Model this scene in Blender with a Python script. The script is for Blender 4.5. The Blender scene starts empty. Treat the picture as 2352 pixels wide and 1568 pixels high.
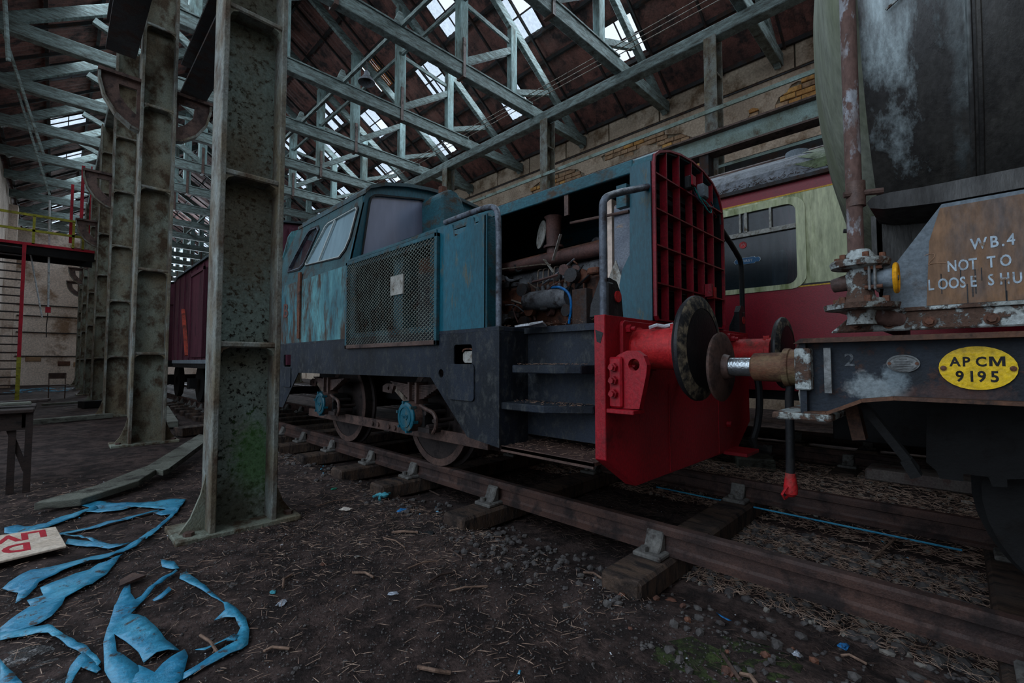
import bpy, bmesh, math, random
from mathutils import Vector, Matrix, noise
from mathutils.geometry import tessellate_polygon
random.seed(7)
SC = bpy.context.scene
C = SC.collection

# ------------------------------------------------------------------ camera
FPX, YAW, PITCH, EYE = 1045.3, math.radians(45.15), math.radians(2.6), 1.25
F0 = Vector((math.sin(YAW), math.cos(YAW), 0)); RT = Vector((math.cos(YAW), -math.sin(YAW), 0)); ZZ = Vector((0, 0, 1))
FW = F0*math.cos(PITCH) + ZZ*math.sin(PITCH); UP = -F0*math.sin(PITCH) + ZZ*math.cos(PITCH)
cam_data = bpy.data.cameras.new('camera'); cam = bpy.data.objects.new('camera', cam_data); C.objects.link(cam)
M = Matrix((RT, UP, -FW)).transposed().to_4x4(); M.translation = (0, 0, EYE); cam.matrix_world = M
cam_data.sensor_width = 36; cam_data.lens = 36*FPX/2352; cam_data.clip_start = 0.02; cam_data.clip_end = 500
SC.camera = cam
def ground(px, py, z=0.0):
    "point of the ground (height z) seen at a spot of the photograph"
    d = FW + RT*((px-1176)/FPX) + UP*((784-py)/FPX); t = (z-EYE)/d.z
    return Vector((d.x*t, d.y*t, z))

# ------------------------------------------------------------------ world, light, exposure
w = bpy.data.worlds.new('sky'); SC.world = w; w.use_nodes = True
nt = w.node_tree; nt.nodes.clear()
o = nt.nodes.new('ShaderNodeOutputWorld'); b = nt.nodes.new('ShaderNodeBackground')
b.inputs[0].default_value = (0.74, 0.86, 1.0, 1); b.inputs[1].default_value = 1.05
nt.links.new(b.outputs[0], o.inputs[0])
def area(name, loc, sx, sy, power, rot, col):
    l = bpy.data.lights.new(name, 'AREA'); l.shape = 'RECTANGLE'; l.size = sx; l.size_y = sy; l.energy = power; l.color = col
    ob = bpy.data.objects.new(name, l); ob.location = loc; ob.rotation_euler = rot; C.objects.link(ob); ob.visible_camera = False
    return ob
DAY = (0.74, 0.88, 1.0)
area('daylight_right_rooflights', (10.2, 9, 11.36), 2.6, 26, 1000, (0, math.radians(34), 0), DAY)
area('daylight_left_rooflights', (1.2, 20, 11.16), 2.6, 30, 1100, (0, math.radians(-34), 0), DAY)
area('fill_from_left', (-6.0, 2.0, 7.6), 10, 3, 250, (0, math.radians(-52), 0), (0.72, 0.86, 1.0))  # added lamp for light from the left; no opening is seen there
area('daylight_far_end', (5.8, 50, 7.5), 10, 6, 2400, (math.radians(-90), 0, 0), DAY)
SC.view_settings.view_transform = 'Standard'; SC.view_settings.look = 'None'
SC.view_settings.exposure = 0.22; SC.view_settings.gamma = 1.0; SC.view_settings.use_curve_mapping = False
cy = SC.cycles
cy.use_denoising = True; cy.max_bounces = 5; cy.diffuse_bounces = 3; cy.glossy_bounces = 2; cy.transparent_max_bounces = 8
cy.transmission_bounces = 2; cy.sample_clamp_indirect = 3.0; cy.use_adaptive_sampling = True; cy.adaptive_threshold = 0.02
cy.caustics_reflective = False; cy.caustics_refractive = False

# ------------------------------------------------------------------ materials
def lin(c):
    r = [(v/255)/12.92 if v/255 <= .04045 else ((v/255+.055)/1.055)**2.4 for v in c]
    return (r[0], r[1], r[2], 1)
MATS = {}
def W(name, c1, c2=None, rust=None, s=2.5, amt=.42, streak=1.0, rough=.65, metal=0.0, bump=.25, fine=60, band=None, axis=2, s2=1.6, spec=.3, sharp=.07, spots=()):
    "weathered surface: two tones broken by a third (rust, dirt) through noise, with fine grain in the relief"
    m = bpy.data.materials.new(name); m.use_nodes = True; n = m.node_tree.nodes; L = m.node_tree.links
    P = n['Principled BSDF']; P.inputs['Roughness'].default_value = rough; P.inputs['Metallic'].default_value = metal
    P.inputs['Specular IOR Level'].default_value = spec
    c2 = c2 or tuple(v*.7 for v in c1); rust = rust or tuple(v*.5 for v in c1)
    tc = n.new('ShaderNodeTexCoord'); oi = n.new('ShaderNodeObjectInfo')
    mu = n.new('ShaderNodeVectorMath'); mu.operation = 'SCALE'; mu.inputs[0].default_value = (13, 7, 5)
    L.new(oi.outputs['Random'], mu.inputs['Scale'])
    ad = n.new('ShaderNodeVectorMath'); L.new(tc.outputs['Object'], ad.inputs[0]); L.new(mu.outputs[0], ad.inputs[1])
    mp = n.new('ShaderNodeMapping'); sc_ = [1, 1, 1]; sc_[axis] = 1/streak; mp.inputs['Scale'].default_value = sc_
    L.new(ad.outputs[0], mp.inputs[0])
    def noi(scale, det=6, ro=.6):
        t = n.new('ShaderNodeTexNoise'); t.inputs['Scale'].default_value = scale; t.inputs['Detail'].default_value = det
        t.inputs['Roughness'].default_value = ro; L.new(mp.outputs[0], t.inputs['Vector']); return t
    n1, n2, n3 = noi(s), noi(s*s2, 8, .68), noi(fine, 3)
    def ramp(src, a, b_):
        r = n.new('ShaderNodeMapRange'); r.inputs[1].default_value = a; r.inputs[2].default_value = b_; L.new(src.outputs[0], r.inputs[0]); return r
    r1, r2, r3 = ramp(n1, .38, .62), ramp(n2, 1-amt-sharp, 1-amt+sharp), ramp(n3, .3, .7)
    def mix(f, a, b_):
        x = n.new('ShaderNodeMix'); x.data_type = 'RGBA'
        if f is not None: L.new(f, x.inputs[0])
        for k, v in ((6, a), (7, b_)):
            if isinstance(v, tuple): x.inputs[k].default_value = v
            else: L.new(v, x.inputs[k])
        return x
    a = mix(r1.outputs[0], lin(c1), lin(c2)); bb = mix(r2.outputs[0], a.outputs[2], lin(rust))
    cur = bb.outputs[2]
    for cx, cy_, cz, sx, sy, sz, col, k0 in spots:      # local colour with a shape of its own (stains, seam highlights): soft ellipsoid broken by noise
        sb_ = n.new('ShaderNodeVectorMath'); sb_.operation = 'SUBTRACT'; L.new(tc.outputs['Object'], sb_.inputs[0]); sb_.inputs[1].default_value = (cx, cy_, cz)
        dv = n.new('ShaderNodeVectorMath'); dv.operation = 'DIVIDE'; L.new(sb_.outputs[0], dv.inputs[0]); dv.inputs[1].default_value = (sx, sy, sz)
        ln = n.new('ShaderNodeVectorMath'); ln.operation = 'LENGTH'; L.new(dv.outputs[0], ln.inputs[0])
        nn = n.new('ShaderNodeMath'); nn.operation = 'MULTIPLY_ADD'; L.new(n2.outputs[0], nn.inputs[0]); nn.inputs[1].default_value = -2.2; nn.inputs[2].default_value = 2.1
        sm2 = n.new('ShaderNodeMath'); sm2.operation = 'ADD'; L.new(ln.outputs['Value'], sm2.inputs[0]); L.new(nn.outputs[0], sm2.inputs[1])
        mr = n.new('ShaderNodeMapRange'); mr.inputs[1].default_value = 1.55; mr.inputs[2].default_value = 2.15; mr.inputs[3].default_value = k0; mr.inputs[4].default_value = 0; L.new(sm2.outputs[0], mr.inputs[0])
        x_ = mix(mr.outputs[0], cur, lin(col)); cur = x_.outputs[2]
    hs = n.new('ShaderNodeHueSaturation'); L.new(cur, hs.inputs['Color'])
    vv = n.new('ShaderNodeMapRange'); vv.inputs[3].default_value = .72; vv.inputs[4].default_value = 1.25; L.new(r3.outputs[0], vv.inputs[0])
    L.new(vv.outputs[0], hs.inputs['Value']); L.new(hs.outputs[0], P.inputs['Base Color'])
    bp = n.new('ShaderNodeBump'); bp.inputs['Strength'].default_value = bump; bp.inputs['Distance'].default_value = .01
    sm = n.new('ShaderNodeMath'); sm.operation = 'ADD'; L.new(n3.outputs[0], sm.inputs[0]); L.new(r2.outputs[0], sm.inputs[1])
    L.new(sm.outputs[0], bp.inputs['Height']); L.new(bp.outputs[0], P.inputs['Normal'])
    rr = n.new('ShaderNodeMapRange'); rr.inputs[3].default_value = rough; rr.inputs[4].default_value = min(1, rough+.25); L.new(r2.outputs[0], rr.inputs[0])
    L.new(rr.outputs[0], P.inputs['Roughness'])
    MATS[name] = m; return m
def pane(name, col, trans, rough=.15, gloss=.12):
    "dirty glass: part clear, part matt film (dirt, painted-in reflection), a little gloss"
    m = bpy.data.materials.new(name); m.use_nodes = True; n = m.node_tree.nodes; L = m.node_tree.links; n.clear()
    out = n.new('ShaderNodeOutputMaterial'); tr = n.new('ShaderNodeBsdfTransparent'); df = n.new('ShaderNodeBsdfDiffuse'); gl = n.new('ShaderNodeBsdfGlossy')
    tr.inputs[0].default_value = (.9, .95, 1, 1)
    gl.inputs['Roughness'].default_value = rough; df.inputs[0].default_value = lin(col)
    tc = n.new('ShaderNodeTexCoord'); mp = n.new('ShaderNodeMapping'); mp.inputs['Scale'].default_value = (3, 3, .6); L.new(tc.outputs['Object'], mp.inputs[0])
    nz = n.new('ShaderNodeTexNoise'); nz.inputs['Scale'].default_value = 4; nz.inputs['Detail'].default_value = 8; L.new(mp.outputs[0], nz.inputs['Vector'])
    mr = n.new('ShaderNodeMapRange'); mr.inputs[1].default_value = .35; mr.inputs[2].default_value = .7
    mr.inputs[3].default_value = max(0, 1-trans-.12); mr.inputs[4].default_value = min(1, 1-trans+.15); L.new(nz.outputs[0], mr.inputs[0])
    m1 = n.new('ShaderNodeMixShader'); m2 = n.new('ShaderNodeMixShader'); m2.inputs[0].default_value = gloss
    L.new(mr.outputs[0], m1.inputs[0]); L.new(tr.outputs[0], m1.inputs[1]); L.new(df.outputs[0], m1.inputs[2])
    L.new(m1.outputs[0], m2.inputs[1]); L.new(gl.outputs[0], m2.inputs[2]); L.new(m2.outputs[0], out.inputs[0])
    MATS[name] = m; return m

timber = W('timber_paint', (124, 140, 138), (94, 104, 102), (70, 70, 64), s=3, amt=.44, streak=.2, fine=30, bump=.3, sharp=.12)
timber_v = W('timber_paint_upright', (124, 148, 148), (96, 112, 108), (66, 62, 54), s=3, amt=.42, streak=4, fine=30, bump=.3, sharp=.12)
steelgreen = W('column_paint', (122, 128, 116), (110, 98, 78), (74, 60, 46), s=1.6, amt=.47, streak=1.4, fine=70, bump=.5, s2=3)
steelflange = W('flange_paint', (124, 130, 126), (108, 100, 82), (76, 60, 48), s=4, amt=.45, streak=1.6, fine=70, bump=.5, sharp=.12)
mosscol = W('column_moss', (124, 142, 136), (112, 112, 98), (30, 30, 27), s=1.6, amt=.42, streak=1.0, fine=70, bump=.5, s2=16, sharp=.03, spots=((0, .03, 2.4, .35, 9, .7, (96, 84, 66), .6), (.0, .03, 4.5, .35, 9, 1.2, (92, 88, 74), .6), (.10, .03, .48, .17, 9, .32, (74, 120, 62), .75), (-.1, .03, .1, .3, 9, .3, (60, 60, 48), .7)))
girder = W('girder_paint', (140, 162, 158), (112, 122, 110), (80, 62, 44), s=1.5, amt=.38, fine=60)
darksteel = W('dark_steel', (52, 52, 54), (38, 36, 37), (62, 44, 36), s=3, amt=.45)
rooftile = W('roof_sheet', (132, 88, 80), (96, 68, 64), (58, 50, 50), s=1.2, amt=.45, fine=25, bump=.4)
roofdry = W('lit_lath', (190, 130, 60), (160, 84, 40), (50, 32, 20), s=4, amt=.45)
plaster = W('plaster', (178, 158, 138), (150, 130, 112), (112, 90, 70), s=.9, amt=.43, fine=18, bump=.5)
plasterpale = W('pale_plaster', (232, 214, 202), (206, 186, 172), (150, 122, 100), s=.5, amt=.42, fine=14, bump=.6)
mortar = W('mortar', (150, 138, 120), (120, 106, 88), (90, 74, 56), s=2, fine=30)
brickm = W('sandstone_brick', (190, 142, 78), (162, 112, 60), (112, 82, 54), s=2.5, amt=.4, fine=30, bump=.6)
brickm2 = W('brown_brick', (168, 136, 106), (142, 108, 80), (104, 82, 64), s=2.5, amt=.4, fine=30, bump=.6)
dirt = W('dirt', (78, 64, 60), (60, 50, 48), (42, 36, 35), s=1.3, amt=.47, fine=60, bump=1.0, s2=5, rough=.9, spec=.15)
ballastm = W('stone', (88, 84, 82), (70, 66, 66), (58, 44, 38), s=6, amt=.35, fine=40, rough=.85)
paleballast = W('pale_stone', (132, 126, 118), (108, 104, 100), (86, 72, 60), s=6, amt=.35, fine=40, rough=.85)
orangestone = W('brick_rubble', (112, 74, 58), (92, 62, 52), (70, 50, 44), s=6)
twigm = W('dry_straw', (138, 112, 96), (106, 84, 72), (74, 58, 50), s=9, amt=.4, rough=.9)
strawb = W('bright_straw', (182, 156, 138), (146, 118, 102), (94, 74, 64), s=9, amt=.4, rough=.9)
twigd = W('dark_twig', (86, 68, 60), (64, 52, 47), (46, 38, 36), s=9, amt=.4, rough=.9)
railm = W('rail_rust', (78, 56, 49), (58, 43, 40), (40, 32, 31), s=4, amt=.45, fine=120, rough=.6, bump=.35)
chairm = W('chair_iron', (108, 106, 102), (82, 80, 78), (52, 42, 38), s=9, amt=.4, rough=.75)
sleeperm = W('sleeper_wood', (88, 70, 58), (60, 48, 42), (34, 29, 28), s=3, amt=.45, streak=.3, axis=0, fine=40, bump=.8)
plankm = W('fallen_plank', (108, 110, 100), (82, 82, 74), (44, 40, 36), s=3, amt=.4, streak=.3, bump=.7)
bluepaint = W('loco_blue_faded', (92, 150, 156), (44, 92, 104), (70, 56, 48), s=2.6, amt=.47, streak=3, fine=30, s2=2.2, rough=.5)
bluenew = W('loco_blue', (12, 88, 106), (14, 72, 86), (92, 86, 64), s=1.6, amt=.37, streak=3, s2=4, sharp=.05, fine=60, rough=.4, bump=.15, spec=.45)
bluetrim = W('loco_blue_trim', (42, 92, 104), (34, 74, 84), (72, 60, 50), s=3, amt=.42, streak=.6, fine=40, rough=.5)
navy = W('frame_black', (34, 42, 54), (20, 25, 32), (66, 68, 68), s=2.2, amt=.40, streak=1.5, fine=120, s2=9, sharp=.1, rough=.6)
red = W('buffer_red', (156, 6, 28), (132, 5, 22), (84, 16, 22), s=2, amt=.34, streak=1.5, fine=60, rough=.5, spec=.4)
redlit = W('housing_red', (190, 44, 44), (168, 26, 34), (104, 58, 50), s=3, amt=.42, fine=60, rough=.5)
grillered = W('grille_red', (140, 8, 32), (112, 6, 26), (72, 10, 20), s=3, amt=.36, fine=60, rough=.45, spec=.4)
black = W('deep_black', (14, 14, 15), (9, 9, 10), (20, 17, 16), s=4, rough=.8)  # near-black for running gear, undersides and interiors
bufferblack = W('greasy_black', (34, 35, 38), (28, 28, 31), (44, 38, 36), s=3, amt=.35, rough=.45)
bufferworn = W('worn_rim', (128, 116, 96), (60, 56, 54), (34, 34, 36), s=14, amt=.5, s2=1, rough=.6)
brownsteel = W('brown_steel', (96, 74, 66), (70, 54, 50), (46, 36, 34), s=4, amt=.42, rough=.5)
chrome = W('bright_shank', (190, 196, 200), (150, 156, 160), (96, 84, 76), s=5, amt=.3, rough=.25, metal=.9)
mossbrown = W('buffer_barrel', (112, 96, 70), (104, 66, 48), (70, 44, 36), s=4, amt=.42, streak=.5)
railpaint = W('handrail_grey', (104, 112, 124), (66, 72, 82), (48, 38, 38), s=8, amt=.42, rough=.45)
rubber = W('rubber', (24, 26, 30), (18, 20, 22), (34, 32, 32), s=6, rough=.6)
silver = W('window_frame', (200, 206, 204), (170, 176, 172), (110, 108, 100), s=7, amt=.3, rough=.35, metal=.4)
enginebrown = W('engine_rust', (104, 62, 44), (78, 50, 38), (48, 36, 32), s=4, amt=.45)
enginegrey = W('engine_grey', (112, 114, 118), (76, 76, 80), (48, 40, 38), s=7, amt=.42)
enginepipe = W('engine_pipe', (96, 66, 60), (70, 52, 50), (120, 106, 100), s=6, amt=.3)
copper = W('copper_pipe', (130, 120, 108), (100, 84, 72), (70, 58, 52), s=10, metal=.3, rough=.5)
greypanel = W('primer_grey', (116, 122, 132), (98, 104, 116), (150, 134, 122), s=3, amt=.4, streak=.6, sharp=.02)
hoseblue = W('blue_hose', (20, 110, 180), (16, 90, 150), (20, 60, 90), s=6, rough=.4)
aluwhite = W('grimy_white', (168, 166, 160), (140, 138, 132), (96, 84, 70), s=8)
tankm = W('tank_grime_highlights', (74, 72, 68), (54, 53, 53), (36, 34, 33), s=1.6, amt=.45, streak=4, fine=50, rough=.45, spec=.4, s2=6, sharp=.1, spots=((-1.0, 3.18, 3.1, .7, .12, 1.05, (186, 202, 206), .95), (-1.0, 3.05, 3.3, .7, .09, .9, (150, 168, 172), .8), (-1.0, 2.98, 3.0, .7, .04, 1.2, (110, 120, 122), .7), (-1.15, 2.955, 2.6, .3, .015, .8, (120, 128, 128), .7)))  # pale wash streaks; narrow spots put the seam highlights into the colour
tankgreen = W('tank_end_moss', (128, 132, 120), (104, 110, 88), (80, 80, 72), s=2.4, amt=.40, streak=5, fine=40)
peel = W('peeling_white', (168, 176, 176), (138, 142, 138), (84, 64, 54), s=7, amt=.5, s2=1.5, sharp=.025, fine=60, bump=.7)
peelpipe = W('peeling_pipe', (160, 170, 180), (110, 96, 92), (98, 76, 70), s=6, amt=.56, streak=2, s2=1.3, sharp=.02, fine=60)
bolster = W('faded_orange', (128, 96, 70), (112, 88, 72), (100, 90, 86), s=2.2, amt=.4, streak=3, fine=50)
greyplate = W('blue_grey_plate', (120, 130, 138), (100, 110, 118), (92, 84, 80), s=3, amt=.34)
solem = W('solebar_black', (34, 42, 52), (26, 30, 36), (64, 48, 44), s=5, amt=.42, sharp=.04, fine=60, s2=3, spots=((-1.1, 3.26, .9, .1, .09, .06, (128, 138, 142), .9), (-1.1, 3.2, .94, .1, .05, .05, (110, 122, 128), .8), (-1.1, 3.02, .88, .1, .14, .045, (70, 50, 46), .9)))
solerust = W('solebar_edge', (96, 64, 46), (74, 52, 42), (48, 42, 40), s=6)
bolthead = W('bolt_rust', (112, 70, 50), (82, 56, 44), (50, 38, 34), s=20)
yellow = W('enamel_yellow', (232, 196, 20), (220, 180, 16), (180, 150, 30), s=4, amt=.22, rough=.35)
yellowwheel = W('handwheel_yellow', (226, 160, 20), (206, 138, 16), (150, 96, 30), s=12, amt=.3)
steelplate = W('cast_plate', (126, 128, 128), (106, 108, 108), (84, 84, 84), s=8, rough=.5, metal=.2)
letterblack = W('letter_black', (26, 26, 28), rough=.6)
letterwhite = W('stencil_white', (176, 192, 204), (150, 164, 176), (126, 104, 84), s=22, amt=.42, s2=1.2, sharp=.03)
letterfaint = W('faint_paint', (104, 108, 112), (84, 88, 92), (52, 58, 62), s=25, amt=.45)
platemark = W('plate_relief', (96, 98, 98), (86, 88, 88), (70, 70, 70), s=20)
chalk = W('chalk', (190, 150, 120), (170, 130, 104), (150, 110, 84), s=20)
cream = W('coach_cream', (196, 198, 162), (176, 182, 146), (122, 130, 84), s=2.0, amt=.45, streak=5, fine=30, rough=.5)
maroon = W('coach_maroon', (142, 10, 34), (124, 8, 30), (104, 16, 34), s=1.5, amt=.3, rough=.4, spec=.4, fine=90, bump=.1)
coachroof = W('coach_roof', (118, 122, 130), (96, 100, 106), (70, 66, 62), s=3, amt=.42, fine=40)
coachmoss = W('roof_moss', (88, 104, 62), (100, 106, 92), (60, 70, 44), s=2.5, amt=.42, fine=40, bump=.8)
goldline = W('lining_gold', (214, 164, 60), (196, 150, 60), (150, 110, 50), s=6, amt=.25)
curtain = W('curtain', (112, 26, 44), (88, 22, 38), (60, 16, 30), s=14, streak=6, amt=.4, rough=.9)
seatm = W('seat_cloth', (92, 100, 104), (74, 80, 84), (58, 62, 66), s=3)
coachglass = pane('coach_glass', (26, 34, 40), .6, .2, .04)
roofglass = pane('roof_glass', (214, 216, 220), .9, .3)
cabglass = pane('cab_glass', (136, 160, 170), .10, .14)
cabfront = pane('cab_front_glass', (150, 158, 184), .06, .2)  # colour lightened to stand in for the blue-grey reflection
thinglass = pane('clear_cab_glass', (60, 50, 56), .80, .1)
blueplate = W('transfer_blue', (20, 92, 140), rough=.4)
redroundel = W('transfer_red', (190, 46, 48), rough=.4)
whitetr = W('transfer_white', (200, 206, 210), rough=.4)
vanm = W('van_maroon', (84, 36, 52), (66, 28, 42), (46, 22, 32), s=2, amt=.4, streak=3)
vanroof = W('van_roof', (52, 66, 72), (42, 52, 56), (36, 36, 36), s=3)
orangepaint = W('faded_red_bar', (170, 60, 40), (130, 50, 38), (90, 44, 36), s=6)
tarp = W('blue_tarpaulin', (64, 152, 184), (40, 126, 164), (58, 56, 56), s=3, amt=.40, s2=5, sharp=.03, fine=60, rough=.3, spec=.6, bump=.3)
boardwhite = W('sign_board', (208, 192, 176), (188, 170, 152), (80, 56, 44), s=9, amt=.34, sharp=.03)
signred = W('sign_red', (176, 24, 44), (160, 20, 38), (110, 30, 36), s=12, amt=.3)
foil = W('silver_wrapper', (206, 212, 224), (170, 178, 190), (110, 116, 126), s=30, rough=.3, metal=.4)
paper = W('paper_scrap', (214, 204, 194), (186, 176, 166), (150, 60, 54), s=18, amt=.3)
bluelitter = W('blue_scrap', (40, 126, 190), (36, 104, 160), (26, 70, 110), s=16, rough=.5)
glovem = W('turquoise_glove', (78, 166, 182), (58, 136, 150), (50, 84, 90), s=14, rough=.6)
greenlitter = W('green_scrap', (30, 130, 104), (26, 104, 84), (20, 60, 50), s=14)
yellowrail = W('gantry_yellow', (158, 156, 50), (132, 130, 46), (84, 72, 44), s=5, amt=.4, streak=.4)
redrail = W('gantry_red', (176, 30, 50), (140, 28, 42), (84, 34, 40), s=5, amt=.35)
ropem = W('old_rope', (140, 118, 92), (110, 92, 72), s=20)
whitetube = W('conduit_white', (190, 196, 200), (160, 166, 170), (120, 116, 110), s=8)
tablem = W('table_wood', (48, 36, 32), (36, 28, 26), (24, 20, 19), s=4, amt=.4, streak=.4)
clothm = W('white_rag', (196, 200, 206), (176, 180, 186), (150, 150, 150), s=14, rough=.8)
wires_red = W('wire_red', (170, 40, 60), s=20); wires_teal = W('wire_teal', (40, 160, 160), s=20); wires_dark = W('wire_dark', (60, 50, 70), s=20)

# ------------------------------------------------------------------ mesh helpers
ORG = {}
class MB:
    def __init__(s): s.v = []; s.f = []
    def add(s, vs, fs):
        k = len(s.v); s.v += [tuple(p) for p in vs]; s.f += [tuple(i+k for i in f) for f in fs]; return s
    def box(s, x0, x1, y0, y1, z0, z1):
        return s.add([(x, y, z) for x in (x0, x1) for y in (y0, y1) for z in (z0, z1)],
                     [(0, 1, 3, 2), (4, 6, 7, 5), (0, 4, 5, 1), (2, 3, 7, 6), (0, 2, 6, 4), (1, 5, 7, 3)])
    def beam(s, p, q, w_, h, up=(0, 0, 1), w2=None, h2=None):
        p, q = Vector(p), Vector(q); d = (q-p).normalized(); u = Vector(up); a = d.cross(u)
        if a.length < 1e-4: a = d.cross(Vector((1, 0, 0)))
        a.normalize(); u = a.cross(d); w2 = w_ if w2 is None else w2; h2 = h if h2 is None else h2
        vs = []
        for c, ww, hh in ((p, w_, h), (q, w2, h2)):
            for i, j in ((-1, -1), (1, -1), (1, 1), (-1, 1)): vs.append(c + a*(i*ww/2) + u*(j*hh/2))
        return s.add(vs, [(3, 2, 1, 0), (4, 5, 6, 7), (0, 1, 5, 4), (1, 2, 6, 5), (2, 3, 7, 6), (3, 0, 4, 7)])
    def lathe(s, o_, ax, prof, n=20, cap=True):
        o_, ax = Vector(o_), Vector(ax).normalized(); a = ax.orthogonal().normalized(); c = ax.cross(a)
        k = len(s.v); vs = []; fs = []
        for t, r in prof:
            for i in range(n):
                th = 2*math.pi*i/n; vs.append(o_ + ax*t + (a*math.cos(th) + c*math.sin(th))*r)
        for j in range(len(prof)-1):
            for i in range(n): i2 = (i+1) % n; fs.append((j*n+i, j*n+i2, (j+1)*n+i2, (j+1)*n+i))
        if cap:
            fs.append(tuple(reversed(range(n)))); fs.append(tuple(range((len(prof)-1)*n, len(prof)*n)))
        return s.add(vs, fs)
    def cyl(s, p, q, r, r1=None, n=14):
        p, q = Vector(p), Vector(q); return s.lathe(p, q-p, [(0, r), ((q-p).length, r if r1 is None else r1)], n)
    def tube(s, pts, r, n=7):
        pts = [Vector(p) for p in pts]; up = None; vs = []; fs = []
        for i, p in enumerate(pts):
            d = (pts[min(i+1, len(pts)-1)] - pts[max(i-1, 0)]).normalized()
            if up is None: up = d.orthogonal().normalized()
            up = (up - d*up.dot(d)); up = up.normalized() if up.length > 1e-5 else d.orthogonal().normalized(); c = d.cross(up)
            for k in range(n):
                th = 2*math.pi*k/n; vs.append(p + (up*math.cos(th) + c*math.sin(th))*r)
        for j in range(len(pts)-1):
            for k in range(n): k2 = (k+1) % n; fs.append((j*n+k, j*n+k2, (j+1)*n+k2, (j+1)*n+k))
        fs.append(tuple(reversed(range(n)))); fs.append(tuple(range((len(pts)-1)*n, len(pts)*n)))
        return s.add(vs, fs)
    def plate(s, loops, fn, w0, w1):
        "flat plate with holes: loops of (u,v), fn(u,v,w) -> point"
        flat = [p for l in loops for p in l]; n = len(flat)
        tris = tessellate_polygon([[Vector((u, v, 0)) for u, v in l] for l in loops])
        vs = [fn(u, v, w0) for u, v in flat] + [fn(u, v, w1) for u, v in flat]
        fs = [tuple(t) for t in tris] + [tuple(i+n for i in reversed(t)) for t in tris]; k = 0
        for l in loops:
            m_ = len(l)
            for i in range(m_): a, b_ = k+i, k+(i+1) % m_; fs.append((a, b_, b_+n, a+n))
            k += m_
        return s.add(vs, fs)
    def rock(s, c, r, seed=0):
        bm = bmesh.new(); bmesh.ops.create_icosphere(bm, subdivisions=1, radius=1); rnd = random.Random(seed)
        sx, sy, sz = rnd.uniform(.7, 1.2), rnd.uniform(.7, 1.2), rnd.uniform(.45, .8)
        vs = []
        for v in bm.verts:
            k = rnd.uniform(.75, 1.1); vs.append((c[0]+v.co.x*r*sx*k, c[1]+v.co.y*r*sy*k, c[2]+v.co.z*r*sz*k))
        fs = [tuple(x.index for x in f.verts) for f in bm.faces]; bm.free(); return s.add(vs, fs)
    def build(s, name, m, parent=None, smooth=False, bevel=0, org=None, kind=None):
        me = bpy.data.meshes.new(name)
        O = Vector(org) if org is not None else (ORG[parent.name] if parent is not None else Vector((0, 0, 0)))
        me.from_pydata([(Vector(p)-O)[:] for p in s.v], [], s.f); me.validate(clean_customdata=False)
        bm = bmesh.new(); bm.from_mesh(me); bmesh.ops.recalc_face_normals(bm, faces=bm.faces); bm.to_mesh(me); bm.free()
        me.materials.append(m)
        if smooth:
            me.polygons.foreach_set('use_smooth', [True]*len(me.polygons)); me.set_sharp_from_angle(angle=math.radians(38))
        ob = bpy.data.objects.new(name, me); C.objects.link(ob); ORG[ob.name] = O
        if parent is not None: ob.parent = parent
        elif org is not None: ob.location = O
        if bevel:
            bv = ob.modifiers.new('bevel', 'BEVEL'); bv.width = bevel; bv.segments = 1; bv.limit_method = 'ANGLE'
        if kind: ob['kind'] = kind
        return ob
def rrect(u0, u1, v0, v1, r, n=4):
    pts = []
    for cx, cy_, a0 in ((u1-r, v0+r, -90), (u1-r, v1-r, 0), (u0+r, v1-r, 90), (u0+r, v0+r, 180)):
        for i in range(n+1): a = math.radians(a0+90*i/n); pts.append((cx+r*math.cos(a), cy_+r*math.sin(a)))
    return pts
def circ(u, v, r, n=18, r2=None): return [(u+r*math.cos(2*math.pi*i/n), v+(r2 or r)*math.sin(2*math.pi*i/n)) for i in range(n)]
def FX(x): return lambda u, v, w_: (x+w_, u, v)           # plate facing x: u=y, v=z
def FY(y): return lambda u, v, w_: (u, y+w_, v)           # plate facing y: u=x, v=z
def FZ(z): return lambda u, v, w_: (u, v, z+w_)
def arc(pts, n=5):
    "smooth a polyline through its corners (Chaikin)"
    pts = [Vector(p) for p in pts]
    for _ in range(2):
        q = [pts[0]]
        for a, b_ in zip(pts, pts[1:]): q += [a.lerp(b_, .25), a.lerp(b_, .75)]
        pts = q + [pts[-1]]
    return pts
def empty(name, loc=(0, 0, 0), label=None, cat=None, group=None, kind=None):
    ob = bpy.data.objects.new(name, None); C.objects.link(ob); ob.location = loc; ob.empty_display_size = .2
    ORG[ob.name] = Vector(loc); tag(ob, label, cat, group, kind); return ob
def tag(ob, label=None, cat=None, group=None, kind=None):
    if label: ob['label'] = label
    if cat: ob['category'] = cat
    if group: ob['group'] = group
    if kind: ob['kind'] = kind
    return ob
def copy_tree(src, parent=None):
    c = src.copy(); C.objects.link(c); c.parent = parent; ORG[c.name] = ORG.get(src.name, Vector((0, 0, 0)))
    for ch in src.children: copy_tree(ch, c)
    return c
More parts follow.
